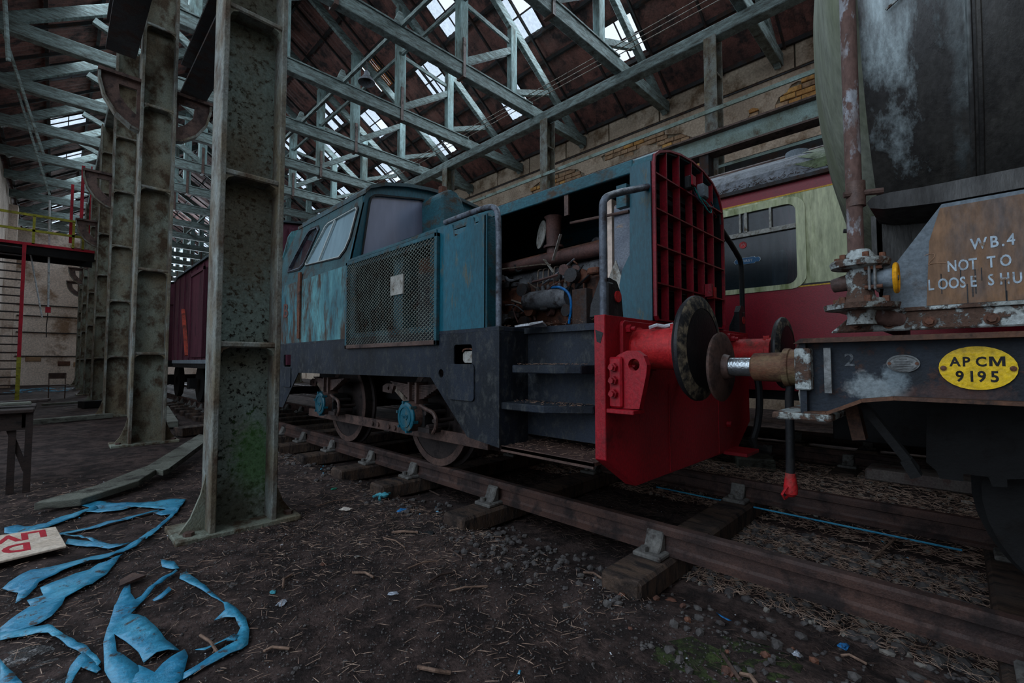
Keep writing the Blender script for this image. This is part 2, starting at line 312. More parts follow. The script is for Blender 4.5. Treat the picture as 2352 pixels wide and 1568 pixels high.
def text(s_, size, at, xd, yd, m, name, parent, depth=.003, sx=1.0, bold=.0, align='LEFT'):
    cu = bpy.data.curves.new('t', 'FONT'); cu.body = s_; cu.size = size; cu.extrude = depth; cu.offset = bold; cu.align_x = align; cu.resolution_u = 3
    tmp = bpy.data.objects.new('t', cu); C.objects.link(tmp); bpy.context.view_layer.update()
    me = bpy.data.meshes.new_from_object(tmp); bpy.data.objects.remove(tmp)
    xd, yd = Vector(xd).normalized(), Vector(yd).normalized(); zd = xd.cross(yd)
    O = ORG[parent.name] if parent is not None else Vector((0, 0, 0))
    for v in me.vertices: c = v.co.copy(); v.co = Vector(at) + xd*c.x*sx + yd*c.y + zd*c.z - O
    me.materials.clear(); me.materials.append(m); me.name = name
    ob = bpy.data.objects.new(name, me); C.objects.link(ob); ORG[ob.name] = O
    if parent is not None: ob.parent = parent
    return ob

# ================================================================== SETTING
# ---- floor: rough dirt, finer near the camera
def hgt(x, y):
    n1 = noise.noise(Vector((x*.9, y*.9, 0)))*.02 + noise.noise(Vector((x*3.1, y*3.1, 4)))*.012 + noise.noise(Vector((x*9, y*9, 9)))*.006
    bed = 0
    if 2.2 < x < 4.75: bed = -.075*min(1, (x-2.2)/.35)*min(1, (4.75-x)/.2)
    if 4.75 < x < 5.9: bed = .03
    return n1 + bed - .012
def patch(mb, x0, x1, y0, y1, st):
    nx, ny = int(round((x1-x0)/st)), int(round((y1-y0)/st)); vs = []; fs = []
    for i in range(nx+1):
        for j in range(ny+1):
            x, y = x0+(x1-x0)*i/nx, y0+(y1-y0)*j/ny; vs.append((x, y, hgt(x, y)))
    for i in range(nx):
        for j in range(ny): a = i*(ny+1)+j; fs.append((a, a+ny+1, a+ny+2, a+1))
    mb.add(vs, fs)
m_ = MB(); patch(m_, -2, 5, -1, 7, .05); patch(m_, -2, 5.2, 6.9, 36, .4); patch(m_, 4.9, 13.8, -1.2, 36, .3); patch(m_, -2, 13.8, 35.5, 57, 1.5); patch(m_, -12, 13.8, -7.3, -.8, .6); patch(m_, -12, -1.9, -1, 13, .8)
m_.add([(-12, -7.3, -.16), (14, -7.3, -.16), (14, 57.5, -.16), (-12, 57.5, -.16)], [(0, 1, 2, 3)])
fl = m_.build('floor', dirt, smooth=True); fl['kind'] = 'structure'
fl['label'] = 'dark earth floor of the shed strewn with straw and litter'

# ---- right wall: plaster with stone showing where it fell off
wr = empty('wall_right', (13.4, 20, 0), 'plastered stone wall behind the carriage, patches of plaster fallen', None, None, 'structure')
MB().box(13.46, 13.9, -5, 57, 0, 9.75).build('masonry', mortar, wr)
big = [(2.35, 8.72), (2.2, 8.35), (2.1, 7.7), (2.9, 7.55), (3.6, 7.62), (4.2, 7.62), (4.45, 7.85), (4.1, 8.02), (4.05, 8.25), (3.8, 8.2), (3.72, 7.95), (3.4, 8.0), (3.3, 8.3), (3.0, 8.52), (2.75, 8.5), (2.55, 8.68)]
sm1 = [(5.2, 7.7), (5.5, 7.95), (6.0, 8.3), (6.5, 8.45), (6.6, 8.72), (7.2, 8.62), (8.1, 8.68), (8.9, 8.5), (8.8, 8.3), (8.2, 8.3), (7.6, 8.15), (7.3, 8.35), (6.8, 8.2), (6.6, 7.9), (6.1, 7.8), (5.7, 7.6)]
sm2 = [(9.6, 8.1), (9.9, 8.35), (10.6, 8.5), (11.5, 8.5), (12.3, 8.25), (12.1, 7.9), (11.3, 7.6), (10.4, 7.5), (9.8, 7.7)]
sm3 = [(4.9, 7.2), (5.4, 7.35), (6.2, 7.3), (6.7, 7.0), (6.3, 6.7), (5.5, 6.6), (5.0, 6.8)]
def jag(l, k=.06):
    out = []
    for i, (a, b_) in enumerate(zip(l, l[1:]+l[:1])):
        out.append(a); mx, my = (a[0]+b_[0])/2, (a[1]+b_[1])/2; out.append((mx+random.uniform(-k, k), my+random.uniform(-k, k)))
    return out
holes = [jag(big), jag(sm1), jag(sm2), jag(sm3)]
MB().plate([[(-5, 0), (57, 0), (57, 8.86), (-5, 8.86)]]+holes, FX(13.4), 0, .05).build('plaster_face', plaster, wr)
MB().box(13.37, 13.46, -5, 57, 8.86, 8.9).build('ledge', darksteel, wr)
def inside(p, l):
    c = False
    for i in range(len(l)):
        a, b_ = l[i], l[i-1]
        if (a[1] > p[1]) != (b_[1] > p[1]) and p[0] < (b_[0]-a[0])*(p[1]-a[1])/(b_[1]-a[1])+a[0]: c = not c
    return c
first = {}
for k, (y0, y1, mm) in enumerate(((-2.4, 4.8, brickm), (4.8, 9.2, brickm2), (9.2, 12.6, brickm2))):
    z = 6.6; row = 0
    while z < 8.8:
        y = y0 + (row % 2)*.19
        while y < y1:
            ln = random.uniform(.26, .44); c_ = (y+ln/2, z+.075)
            if any(inside(c_, h) for h in holes):
                x_ = 13.41+random.uniform(-.015, .02)
                mm2 = random.choice((mm, mm, brickm, brickm2))
                MB().box(x_, 13.47, y+.008, y+ln-.008, z+.008, z+.142).build('brick', mm2, wr, bevel=.012)
            y += ln
        z += .155; row += 1
y = -4.6
while y < 30:
    MB().box(13.36, 13.46, y, y+1.84, 8.92, 9.62).build('plaster_panel', plaster, wr, bevel=.01); y += 1.88
MB().box(13.34, 13.46, -5, 57, 9.64, 9.7).build('wall_plate', darksteel, wr)
# ---- left wall and the cross wall beyond the ladder
wl = empty('wall_left', (-1.8, 18, 0), 'pale plastered side wall at the far left edge', None, None, 'structure')
MB().box(-2.2, -1.8, 12, 36, 0, 9.6).build('masonry', plasterpale, wl)
MB().plate([[(24.4, 0.0), (24.4, 3.8), (24.7, 4.5), (25.3, 4.9), (26, 4.9), (26.5, 4.4), (26.7, 3.6), (26.7, 0)]], FX(-1.8), -.02, .02).build('door_opening', brickm2, wl)
MB().box(-1.8, -1.5, 33.0, 33.8, 0, 9.0).build('pilaster', plasterpale, wl)
wb = empty('wall_back', (-.3, 36, 0), 'whitewashed cross wall closing the side aisle behind the ladder', None, None, 'structure')
MB().box(-2.2, 1.12, 36, 36.4, 0, 8.4).build('masonry', plasterpale, wb)
for z in (1.55, 2.85, 3.75, 4.35): MB().box(-1.5, 1.14, 35.93, 35.99, z, z+.05).build('batten', darksteel, wb)
for x0, z0, ln, mm in ((.15, 1.05, .5, orangestone), (-1.1, 1.3, .6, brickm2), (.78, 1.0, .25, brickm2)):
    MB().box(x0, x0+ln, 35.94, 36.02, z0, z0+.25).build('brick', mm, wb, bevel=.02)
MB().box(-12, 14, -7.3, -7, 0, 10).build('wall_light_stop', plaster)['kind'] = 'structure'  # unseen wall behind the camera, added to cut the light from there
wf = empty('wall_far', (6, 57, 0), 'distant end wall of the shed seen between the columns', None, None, 'structure')
MB().box(-2, 13.6, 57, 57.4, 0, 6.2).build('masonry', plasterpale, wf)

# ---- roof
K = .68; XR = 5.85
def zr(x): return 9.6 + K*(13.4-x) if x > XR else 9.6 + K*(x+1.7)
ce = empty('ceiling', (5.85, 20, 12), 'pitched roof of dark corrugated sheets with rooflights', None, None, 'structure')
rows = [(12.14, 13.5), (11.06, 12.14), (10.42, 11.06), (9.27, 10.42), (8.15, 9.27), (7.0, 8.15), (5.85, 7.0)]
sky = {1: 10.87, 3: 8.93, 4: 11.2}          # rooflight rows: y of one rooflight, every 4.5 m
lights = []; cells = []
for side in (1, -1):
    for r, (xa, xb) in enumerate(rows):
        off = sky.get(r, 0.3)
        k0 = int((-3.5-off)//1.125); k = k0
        while True:
            y0 = off + 1.125*k
            if y0 > 56: break
            opened = r in sky and (k % 4 == 0) and (side > 0 or r == 1) and y0 > (4 if side > 0 else 12)
            if side < 0 and r == 1: opened = False
            if side < 0 and r in (1,) and any(abs((y0-20.2) - 4.5*j) < .57 for j in range(0, 8)): opened = True
            if side > 0 and r == 0: opened = False
            (lights if opened else cells).append((side, r, xa, xb, y0)); k += 1
# one broken opening beside a rooflight, and one with orange laths, daylight put into their colour
def sheet_mesh(side, xa, xb, org):
    mb = MB(); n = 10; vs = []; fs = []
    X = lambda x: x if side > 0 else 2*XR-x
    for j in range(n+1):
        y = -.01+1.15*j/n; h = .022 if j % 2 else 0
        for x in (xa-.05, xb+(.03 if xb < 13 else .4)): vs.append((X(x), y, zr(X(x))+h+(.02 if x > xa else 0)))
    for j in range(n): fs.append((2*j, 2*j+1, 2*j+3, 2*j+2))
    mb.add(vs, fs); return mb
lib = {}
cells.sort(key=lambda c: (c[2]*1.0-0)**2*.3 + (c[4]-6)**2 if c[0] > 0 else (c[4]-10)**2+60)
many = {}
for i, (side, r, xa, xb, y0) in enumerate(cells):
    if i < 295:
        if (side, r) not in lib:
            ob = sheet_mesh(side, xa, xb, None).build('roof_sheet', rooftile, ce, org=(XR, 0, 12)); ob.parent = ce; lib[(side, r)] = ob.data
        else:
            ob = bpy.data.objects.new('roof_sheet', lib[(side, r)]); C.objects.link(ob); ob.parent = ce
        ob.location = (0, y0-20, random.uniform(-.006, .006))
    else: many.setdefault(0, []).append((side, xa, xb, y0))
rest = MB()
for side, xa, xb, y0 in many.get(0, []):
    s_ = sheet_mesh(side, xa, xb, None); rest.add([(a, b_+y0, c_) for a, b_, c_ in s_.v], s_.f)
rest.build('roof_sheets_beyond', rooftile, ce, kind='stuff')
for side in (1, -1):
    for x in (13.3, 12.14, 11.06, 10.42, 9.27, 8.15, 7.0, 5.95):
        xx = x if side > 0 else 2*XR-x
        MB().box(xx-.04, xx+.04, -4, 56.5, zr(xx)-.14, zr(xx)-.02).build('purlin', darksteel, ce)
rf = MB()
y = -3.2
while y < 56:
    for side in (1, -1):
        a, c_ = (13.3, 5.9) if side > 0 else (-1.6, 5.8)
        MB().beam((a, y, zr(a)-.19), (c_, y, zr(c_)-.19), .05, .09).build('common_rafter', darksteel, ce)
    y += 1.575
wn = 1
for side, r, xa, xb, y0 in sorted(lights, key=lambda c: (-c[0], c[4], c[1])):
    X = (lambda x: x) if side > 0 else (lambda x: 2*XR-x)
    xm = (xa+xb)/2
    e = empty('window_%d' % wn, (X(xm), y0, zr(X(xm))), 'rooflight opening in the dark roof', None, None, 'structure'); wn += 1
    def P(x, y, dz=0): return (X(x), y, zr(X(x))+dz)
    orange = side > 0 and r == 4 and 15 < y0 < 17
    mm = roofdry if orange else roofglass
    if orange:
        for q in range(9):
            t = y0+.06+q*.115
            MB().beam(P(xa+.03, t), P(xb-.03, t), .085, .02).build('lath', roofdry, e)
    elif not (side > 0 and r == 1 and y0 < 9):
        for a, b_ in ((xa, xm), (xm, xb)):
            for c_, d_ in ((y0, y0+.56), (y0+.56, y0+1.125)):
                if random.random() < .18: continue
                MB().add([P(a, c_), P(b_, c_), P(b_, d_), P(a, d_)], [(0, 1, 2, 3)]).build('pane', mm, e)
    for yy in (y0+.56, y0+.01, y0+1.115): MB().beam(P(xa, yy, -.02), P(xb, yy, -.02), .03, .04).build('glazing_bar', darksteel, e)
    MB().beam(P(xm, y0, -.02), P(xm, y0+1.125, -.02), .03, .04).build('glazing_bar', darksteel, e)

ORD = 'first second third fourth fifth sixth seventh eighth ninth tenth eleventh twelfth thirteenth fourteenth fifteenth sixteenth seventeenth eighteenth nineteenth twentieth twenty-first twenty-second'.split()
# ================================================================== ROOF TRUSSES
def truss(Y, label, full=True):
    t = empty('roof_truss', (XR, Y, 9.0), label, 'roof truss', 'timber roof trusses across the shed')
    MB().box(-1.75, 13.3, Y-.11, Y+.11, 9.04, 9.38).build('tie_beam', timber, t, bevel=.012)
    if full: MB().box(1.2, 10.4, Y-.14, Y+.14, 9.38, 9.42).build('tie_board', timber, t)
    for sx in (1, -1):
        X = (lambda x: x) if sx > 0 else (lambda x: 2*XR-x)
        ru = lambda x: 8.95 + K*(13.2-x) + .13
        MB().beam((X(13.25), Y, ru(13.25)), (X(5.9), Y, ru(5.9)), .15, .26, (0, 0, 1)).build('rafter', timber, t, bevel=.01)
        MB().box(X(7.63)-.14, X(7.63)+.14, Y-.12, Y+.12, 9.38, ru(7.63)-.1).build('king_post', timber_v, t, bevel=.012)
        MB().box(X(7.63)-.045, X(7.63)+.045, Y-.145, Y+.145, 9.0, 10.1).build('iron_strap', brownsteel, t)
        MB().box(X(9.6)-.13, X(9.6)+.13, Y-.1, Y+.1, 9.38, ru(9.6)-.1).build('queen_post', timber_v, t, bevel=.012)
        MB().beam((X(7.7), Y, 9.5), (X(9.5), Y, 10.72), .16, .19).build('strut', timber, t, bevel=.01)
        MB().beam((X(9.68), Y, 9.5), (X(11.25), Y, 10.15), .13, .16).build('strut', timber, t)
        MB().beam((X(7.75), Y, 11.2), (X(9.55), Y, 11.0), .06, .12).build('rail', timber, t)
        MB().beam((X(12.6), Y, 9.2), (X(12.75), Y, 9.6), .03, .05).build('tie_rod', brownsteel, t)
    if full:   # gusset on top of the tie at mid span
        MB().plate([[(5.42, 9.33), (5.98, 9.33), (5.82, 9.6), (5.75, 9.8), (5.65, 9.8), (5.58, 9.6)]], FY(Y), -.05, .05).build('gusset', timber, t)
    return t
names = ['nearest roof truss, crossing the top of the picture above the grille', 'second roof truss, its queen post left of the broken rooflight',
 'third roof truss, long beam from top centre to the longitudinal beam', 'fourth roof truss, beam ending above the radiator hood',
 'fifth roof truss, above the locomotive cab windows', 'sixth roof truss, just above the cab roof']
k = 0; Y = 3.25
while Y < 56:
    truss(Y, names[k] if k < len(names) else ORD[k]+' roof truss counted from the camera, far down the shed', Y < 30)
    Y += 3.15; k += 1
# longitudinal timbers
for nm, x, z0, z1, wd, lb in (('longitudinal_beam', 10.62, 8.74, 9.03, .3, 'heavy painted beam on the right hand columns under the trusses'),
                        ('longitudinal_beam', 1.05, 8.74, 9.03, .3, 'heavy painted beam on the left hand row of columns')):
    ob = MB().box(x-wd/2, x+wd/2, -3.5, 56, z0, z1).build(nm, timber, bevel=.015, org=(x, 20, z0)); tag(ob, lb, 'beam', 'beams along the column rows')
for x, z, lb in ((5.7, 9.42, 'long bar resting on the truss gussets, carrying the lamps'), (7.63, 11.2, 'long bar tying the upright posts high under the roof')):
    ob = MB().box(x-.04, x+.04, -3, 50, z-.05, z+.05).build('runner', timber, org=(x, 20, z)); tag(ob, lb, 'beam')
for i, (x, z) in enumerate(((10.34, 9.42), (10.25, 9.5), (10.15, 9.56))):
    ob = MB().cyl((x, -3, z), (x, 50, z), .013, n=6).build('electrical_cable', copper, org=(x, 20, z))
    tag(ob, ('lowest', 'middle', 'highest')[i]+' of three parallel cables above the right hand beam', 'cable', 'three roof cables')
# lamp
lp = empty('pendant_lamp', (5.7, 11.2, 9.42), 'enamelled bell shaped lamp hanging under the orange rooflight', 'lamp')
MB().cyl((5.7, 11.2, 9.1), (5.7, 11.2, 9.4), .02).build('stem', darksteel, lp)
MB().lathe((5.7, 11.2, 9.1), (0, 0, -1), [(0, .04), (.05, .07), (.12, .075), (.2, .14), (.28, .21), (.33, .225), (.33, .215), (.27, .19), (.2, .12)], 24, cap=False).build('shade', coachroof, lp, smooth=True)
lq = copy_tree(lp); lq.location = (5.7, 24.4, 9.42); lq['label'] = 'small distant bell lamp between the second column and the first'; lp['group'] = lq['group'] = 'roof lamps'

# ================================================================== COLUMNS
def column(x, y, z1, label, group, wd=.45, moss=False, base=True, br=()):
    "riveted channel shaped column: web behind two flanges, cross shelves"
    c = empty('iron_column', (x+wd/2, y+.15, 0), label, 'column', group)
    MB().box(x+.04, x+wd-.04, y+.17, y+.2, .02, z1).build('web', mosscol if moss else steelgreen, c)
    for xa in (x, x+wd-.04):
        MB().box(xa, xa+.04, y, y+.28, .02, z1).build('flange', steelflange, c, bevel=.006)
    for z in (1.36, 2.66, 3.95, 5.25, 6.55, 7.85):
        if z < z1: MB().box(x+.03, x+wd-.03, y+.01, y+.175, z, z+.045).build('shelf', steelflange, c, bevel=.01)
        if z < z1:
            for sx, xx in ((1, x+.04), (-1, x+wd-.04)):
                MB().plate([[(xx, z), (xx+sx*.06, z), (xx+sx*.02, z-.02), (xx, z-.06)]], FY(y+.02), 0, .14).build('fillet', steelgreen, c)
    if base:
        MB().box(x-.2, x+wd+.18, y-.02, y+.42, -.02, .025).build('base_plate', steelgreen, c, bevel=.008)
        for sx, xx in ((-1, x), (1, x+wd)):
            MB().plate([[(xx, .02), (xx+sx*.16, .02), (xx+sx*.09, .12), (xx+sx*.03, .28), (xx, .42)]], FY(y+.14), 0, .03).build('foot_web', steelgreen, c)
            MB().lathe((xx+sx*.11, y+.07, .02), (0, 0, 1), [(0, .035), (.03, .035)], 6).build('bolt', brownsteel, c)
    for sx in br:      # curved crane bracket
        xx = x+wd if sx > 0 else x
        pts = [(xx, 5.62), (xx+sx*.48, 5.62), (xx+sx*.48, 5.5), (xx+sx*.42, 5.25), (xx+sx*.28, 5.02), (xx+sx*.1, 4.88), (xx, 4.85)]
        hole = [(xx+sx*.04, 5.5), (xx+sx*.26, 5.5), (xx+sx*.24, 5.32), (xx+sx*.14, 5.18), (xx+sx*.04, 5.1)]
        q = MB().plate([pts, hole], FY(y+.12), 0, .04).build('bracket', brownsteel, c)
        MB().box(min(xx, xx+sx*.5), max(xx, xx+sx*.5), y+.04, y+.24, 5.6, 5.65).build('bracket_shelf', brownsteel, c)
        rim = [Vector((a, y+.14, b_)) for a, b_ in pts[1:]]
        for a, b_ in zip(rim, rim[1:]): MB().beam(a, b_, .14, .03, (0, 0, 1) if abs(a.x-b_.x) > .02 else (1, 0, 0)).build('bracket_rim', steelflange, c)
    return c
cl = ['big foreground column with green moss at its foot', 'second column on the left, behind the fallen plank', 'third column on the left, partly behind the second',
      'fourth column on the left, beside the raised walkway']
for k in range(10):
    y = 3.86 + 5.05*k
    column(.82, y, 8.74, cl[k] if k < 4 else ORD[k]+' column of the left row counted from the camera', 'left row of iron columns', moss=(k == 0), br=((1, -1) if k else ()) )
cr = ['right hand column above the carriage, between grille and tank', 'right hand column above the open bonnet', 'right hand column just behind the cab roof cowl']
for k in range(8):
    y = 3.8 + 5.05*k
    c = column(10.4, y, 8.74, cr[k] if k < 3 else ORD[k]+' column of the right row counted from the camera', 'right row of iron columns', wd=.4)
# crane girders
g = empty('crane_girder', (1.5, 3, 5.65), 'dark crane runway girder carried on the bracket right of the second column', 'girder', 'crane runway girders')
MB().box(1.32, 1.68, -2, 9.02, 5.66, 5.7).build('bottom_flange', darksteel, g); MB().box(1.48, 1.52, -2, 9.0, 5.7, 6.15).build('web', darksteel, g)
MB().box(1.32, 1.68, -2, 9.02, 6.15, 6.19).build('top_flange', darksteel, g)
g = empty('crane_girder', (.55, 3, 5.65), 'dark crane runway girder left of the second column', 'girder', 'crane runway girders')
MB().box(.4, .76, -2, 9.15, 6.03, 6.07).build('bottom_flange', darksteel, g); MB().box(.56, .6, -2, 9.1, 6.07, 6.5).build('web', darksteel, g)
MB().box(.4, .76, -2, 9.15, 6.5, 6.54).build('top_flange', darksteel, g)
g = empty('crane_girder', (10.3, 10, 6), 'pale green steel girder running along the right columns above the carriage', 'girder', 'crane runway girders')
MB().box(10.05, 10.4, -3, 40, 6.3, 6.34).build('top_flange', brownsteel, g); MB().box(10.2, 10.23, -3, 40, 5.9, 6.3).build('web', girder, g)
MB().box(10.05, 10.4, -3, 40, 5.86, 5.9).build('bottom_flange', brownsteel, g)
for k in range(3): MB().box(10.1, 10.4, 3.9+5.05*k, 4.1+5.05*k, 5.4, 5.86).build('bracket', darksteel, g)
ob = MB().box(10.36, 10.4, -3, 40, 6.93, 7.02).build('angle_rail', girder, org=(10.38, 10, 7)); tag(ob, 'thin pale green rail between the right columns, above the girder', 'rail', 'thin rails on the right columns')
ob = MB().box(10.42, 10.46, -3, 40, 5.62, 5.68).build('angle_rail', girder, org=(10.44, 10, 5.6)); tag(ob, 'thin pale green rail just under the big girder', 'rail', 'thin rails on the right columns')
ob = MB().box(10.86, 11.0, -3, 40, 4.9, 5.88).build('boarding', darksteel, org=(10.9, 10, 5)); tag(ob, 'dark boarding over the carriage roof beneath the girder', 'boarding')
ob = MB().cyl((6.35, -2, 3.76), (6.35, 11.4, 3.76), .06).build('roof_pipe', brownsteel, org=(6.35, 4, 3.7)); tag(ob, 'rusty pipe lying along the carriage roof', 'pipe')

# ================================================================== TRACKS
def rail(x, label, ztop=.25, y0=-4, y1=40):
    prof = [(-.038, 0), (.038, 0), (.04, .022), (.018, .034), (.010, .05), (.010, .108), (.036, .118), (.038, .155), (.026, .17), (-.026, .17), (-.038, .155), (-.036, .118), (-.010, .108), (-.010, .05), (-.018, .034), (-.04, .022)]
    z0 = ztop-.17
    ob = MB().plate([[(x+a, z0+b_) for a, b_ in prof]], FY(0), y0, y1).build('rail', railm, org=(x, 4, z0)); tag(ob, label, 'rail', 'running rails')
rail(2.69, 'nearest rusty running rail, sweeping to the lower right corner'); rail(4.19, 'running rail under the far wheels of locomotive and tank')
rail(6.62, 'running rail of the carriage track, nearer of its two', .2); rail(8.12, 'running rail of the carriage track, farther of its two', .2)
def sleeper_proto(ln, pos):
    s_ = empty('sleeper', (0, 0, 0))
    mb = MB(); mb.box(-ln/2, ln/2, -.125, .125, -.07, .075); mb.build('timber', sleeperm, s_, bevel=.018)
    for x in pos:
        ch = MB(); ch.box(x-.19, x+.19, -.09, .09, .075, .105)
        for sx in (-1, 1):
            ch.plate([[(x+sx*.042, .1), (x+sx*.14, .1), (x+sx*.1, .14), (x+sx*.078, .2), (x+sx*.066, .218), (x+sx*.042, .218)]], FY(0), -.055, .055)
        c_ = ch.build('rail_chair', chairm, s_, bevel=.008)
        for sx in (-1, 1): MB().cyl((x+sx*.15, .03, .1), (x+sx*.15, .03, .135), .022, n=8).build('spike', chairm, c_)
    return s_
sp = sleeper_proto(2.5, (-.76, .74)); first_used = False
sl_lab = {1.4: 'sleeper crossing the middle foreground below the red buffer beam', -.18: 'sleeper at the right edge of the picture beneath the tank', 2.85: 'sleeper whose end shows between two rail chairs below the cab steps',
 4.07: 'sleeper with turquoise glove lying at its end', 4.95: 'sleeper left of the blue axlebox cover, brown split end', 6.0: 'sleeper near the mossy column, dark blunt end'}
def place(proto, used, loc, rz, label, group):
    o_ = proto if not used else copy_tree(proto); o_.location = loc; o_.rotation_euler[2] = rz; tag(o_, label, 'sleeper', group); return o_
ys = [-1.6, -.9, -.18, 1.4, 2.85, 4.07, 4.95, 6.0, 7.0] + [7.9+.8*i for i in range(12)]
for i, y in enumerate(ys):
    place(sp, i > 0, (3.45+random.uniform(-.04, .04), y, 0), random.uniform(-.02, .02), sl_lab.get(y, ('sleeper under the tank wagon, '+ORD[i]+' from the near end' if y < 1 else ORD[i]+' sleeper of the locomotive track counted from the camera end')), 'sleepers of the locomotive track')
s2 = sleeper_proto(2.5, (-.75, .75))
for i, y in enumerate([-1.4, -.6, .2, 1.0, 1.85, 2.7, 3.5, 4.3]):
    place(s2, i > 0, (7.37, y, -.04), 0, ORD[i]+' sleeper of the carriage track counted from the right', 'sleepers of the carriage track')
ob = MB().beam((6.25, .78, .08), (6.2, -2.2, .08), .42, .12).build('concrete_slab', W('slab_face', (126, 118, 112), (104, 92, 88), (92, 62, 56), s=3, amt=.42), bevel=.015); tag(ob, 'long flat slab lying between the two tracks at the right', 'slab')
ob = MB().beam((5.77, 1.75, .06), (6.6, 2.15, .06), .4, .14).build('timber_block', plankm, bevel=.015); tag(ob, 'short timber block with a green paint mark between the tracks', 'timber block')
# ================================================================== LOCOMOTIVE
L = empty('diesel_locomotive', (3.45, 4.4, .25), 'blue and red diesel shunting locomotive with open bonnet, between the columns and the tank', 'locomotive')
LX, RX = 2.23, 4.67
# buffer beam with valance
bmp = [(LX, 1.525), (LX, .69), (2.56, .485), (4.34, .485), (RX, .69), (RX, 1.525)]
bbm = MB().plate([bmp], FY(1.465), 0, .075).build('buffer_beam', red, L, bevel=.004)
for x in (3.02, 3.9): MB().box(x-.006, x+.006, 1.458, 1.466, .5, 1.1).build('weld_seam', red, bbm)
MB().cyl((4.1, 1.43, .72), (4.1, 1.47, .72), .025).build('ring_bolt', red, bbm)
MB().box(4.0, 4.3, 1.28, 1.47, .475, .505).build('valance_step', red, L, bevel=.004)
MB().plate([[(1.475, 1.42), (1.53, 1.44), (1.52, 1.37), (1.495, 1.36)]], FX(LX), -.002, .001).build('chipped_paint', bufferblack, bbm)
# running plate
MB().box(2.2, 4.7, 2.32, 7.32, 1.47, 1.505).build('running_plate', navy, L, bevel=.004)
MB().box(2.46, 4.44, 1.54, 2.32, 1.46, 1.505).build('running_plate', navy, L)
# side skirt: outline y,z with cut-outs
def skirt(x, s_):
    out = [(2.315, 1.475), (2.315, .655), (2.66, .69), (3.14, 1.125), (6.03, 1.115), (6.56, .64), (7.3, .62), (7.3, 1.475)]
    h1 = rrect(2.61, 2.83, 1.225, 1.385, .025); h2 = circ(2.995, 1.16, .035, 12); h3 = rrect(6.3, 6.56, 1.19, 1.35, .02)
    return MB().plate([out, h1, h2, h3], FX(x), 0, .012*s_).build('side_skirt', navy, L)
sk = skirt(2.2, 1); skirt(4.7, -1)
MB().plate([rrect(2.575, 2.885, .96, 1.235, .03)], FX(2.2), -.014, 0).build('cover_pad', navy, sk, bevel=.004)
MB().plate([rrect(6.27, 6.57, .92, 1.18, .03)], FX(2.2), -.014, 0).build('cover_pad', navy, sk, bevel=.004)
MB().box(2.205, 2.5, 2.318, 2.335, .66, 1.47).build('recess_cheek', navy, L)
MB().box(2.5, 2.52, 1.54, 2.33, .72, 1.47).build('recess_back', navy, L)
MB().beam((2.55, 2.66, 1.25), (2.4, 2.68, 1.33), .15, .05).build('filler_bracket', black, L)
fc = MB().plate([rrect(2.62, 2.78, 1.245, 1.335, .03)], FX(2.27), -.02, .02).build('filler_flap', aluwhite, L, bevel=.008)
MB().tube(arc([(2.24, 2.64, 1.33), (2.235, 2.65, 1.352), (2.235, 2.75, 1.352), (2.24, 2.77, 1.33)]), .006).build('flap_handle', bolthead, fc)
MB().box(2.24, 2.5, 2.58, 2.86, 1.21, 1.225).build('filler_tray', navy, L)
# steps
MB().plate([[(2.25, 1.78), (2.25, 2.24), (2.5, 2.24), (2.5, 1.7), (2.32, 1.7)]], FZ(1.175), 0, .055).build('upper_step', navy, L, bevel=.006)
MB().plate([[(2.22, 1.93), (2.22, 2.32), (2.5, 2.32), (2.5, 1.68), (2.42, 1.68)]], FZ(.92), 0, .05).build('lower_step', navy, L, bevel=.006)
MB().plate([[(2.22, 1.545), (2.22, 2.315), (2.75, 2.315), (2.75, 1.545)]], FZ(.645), 0, .02).build('foot_tray', brownsteel, L)
MB().box(2.22, 2.232, 1.545, 2.32, .63, .67).build('tray_lip', brownsteel, L)
MB().tube(arc([(2.62, 1.9, 1.0), (2.6, 1.75, .93), (2.58, 1.66, .8), (2.6, 1.56, .74)]), .055, 10).build('air_pipe', greyplate, L, smooth=True)
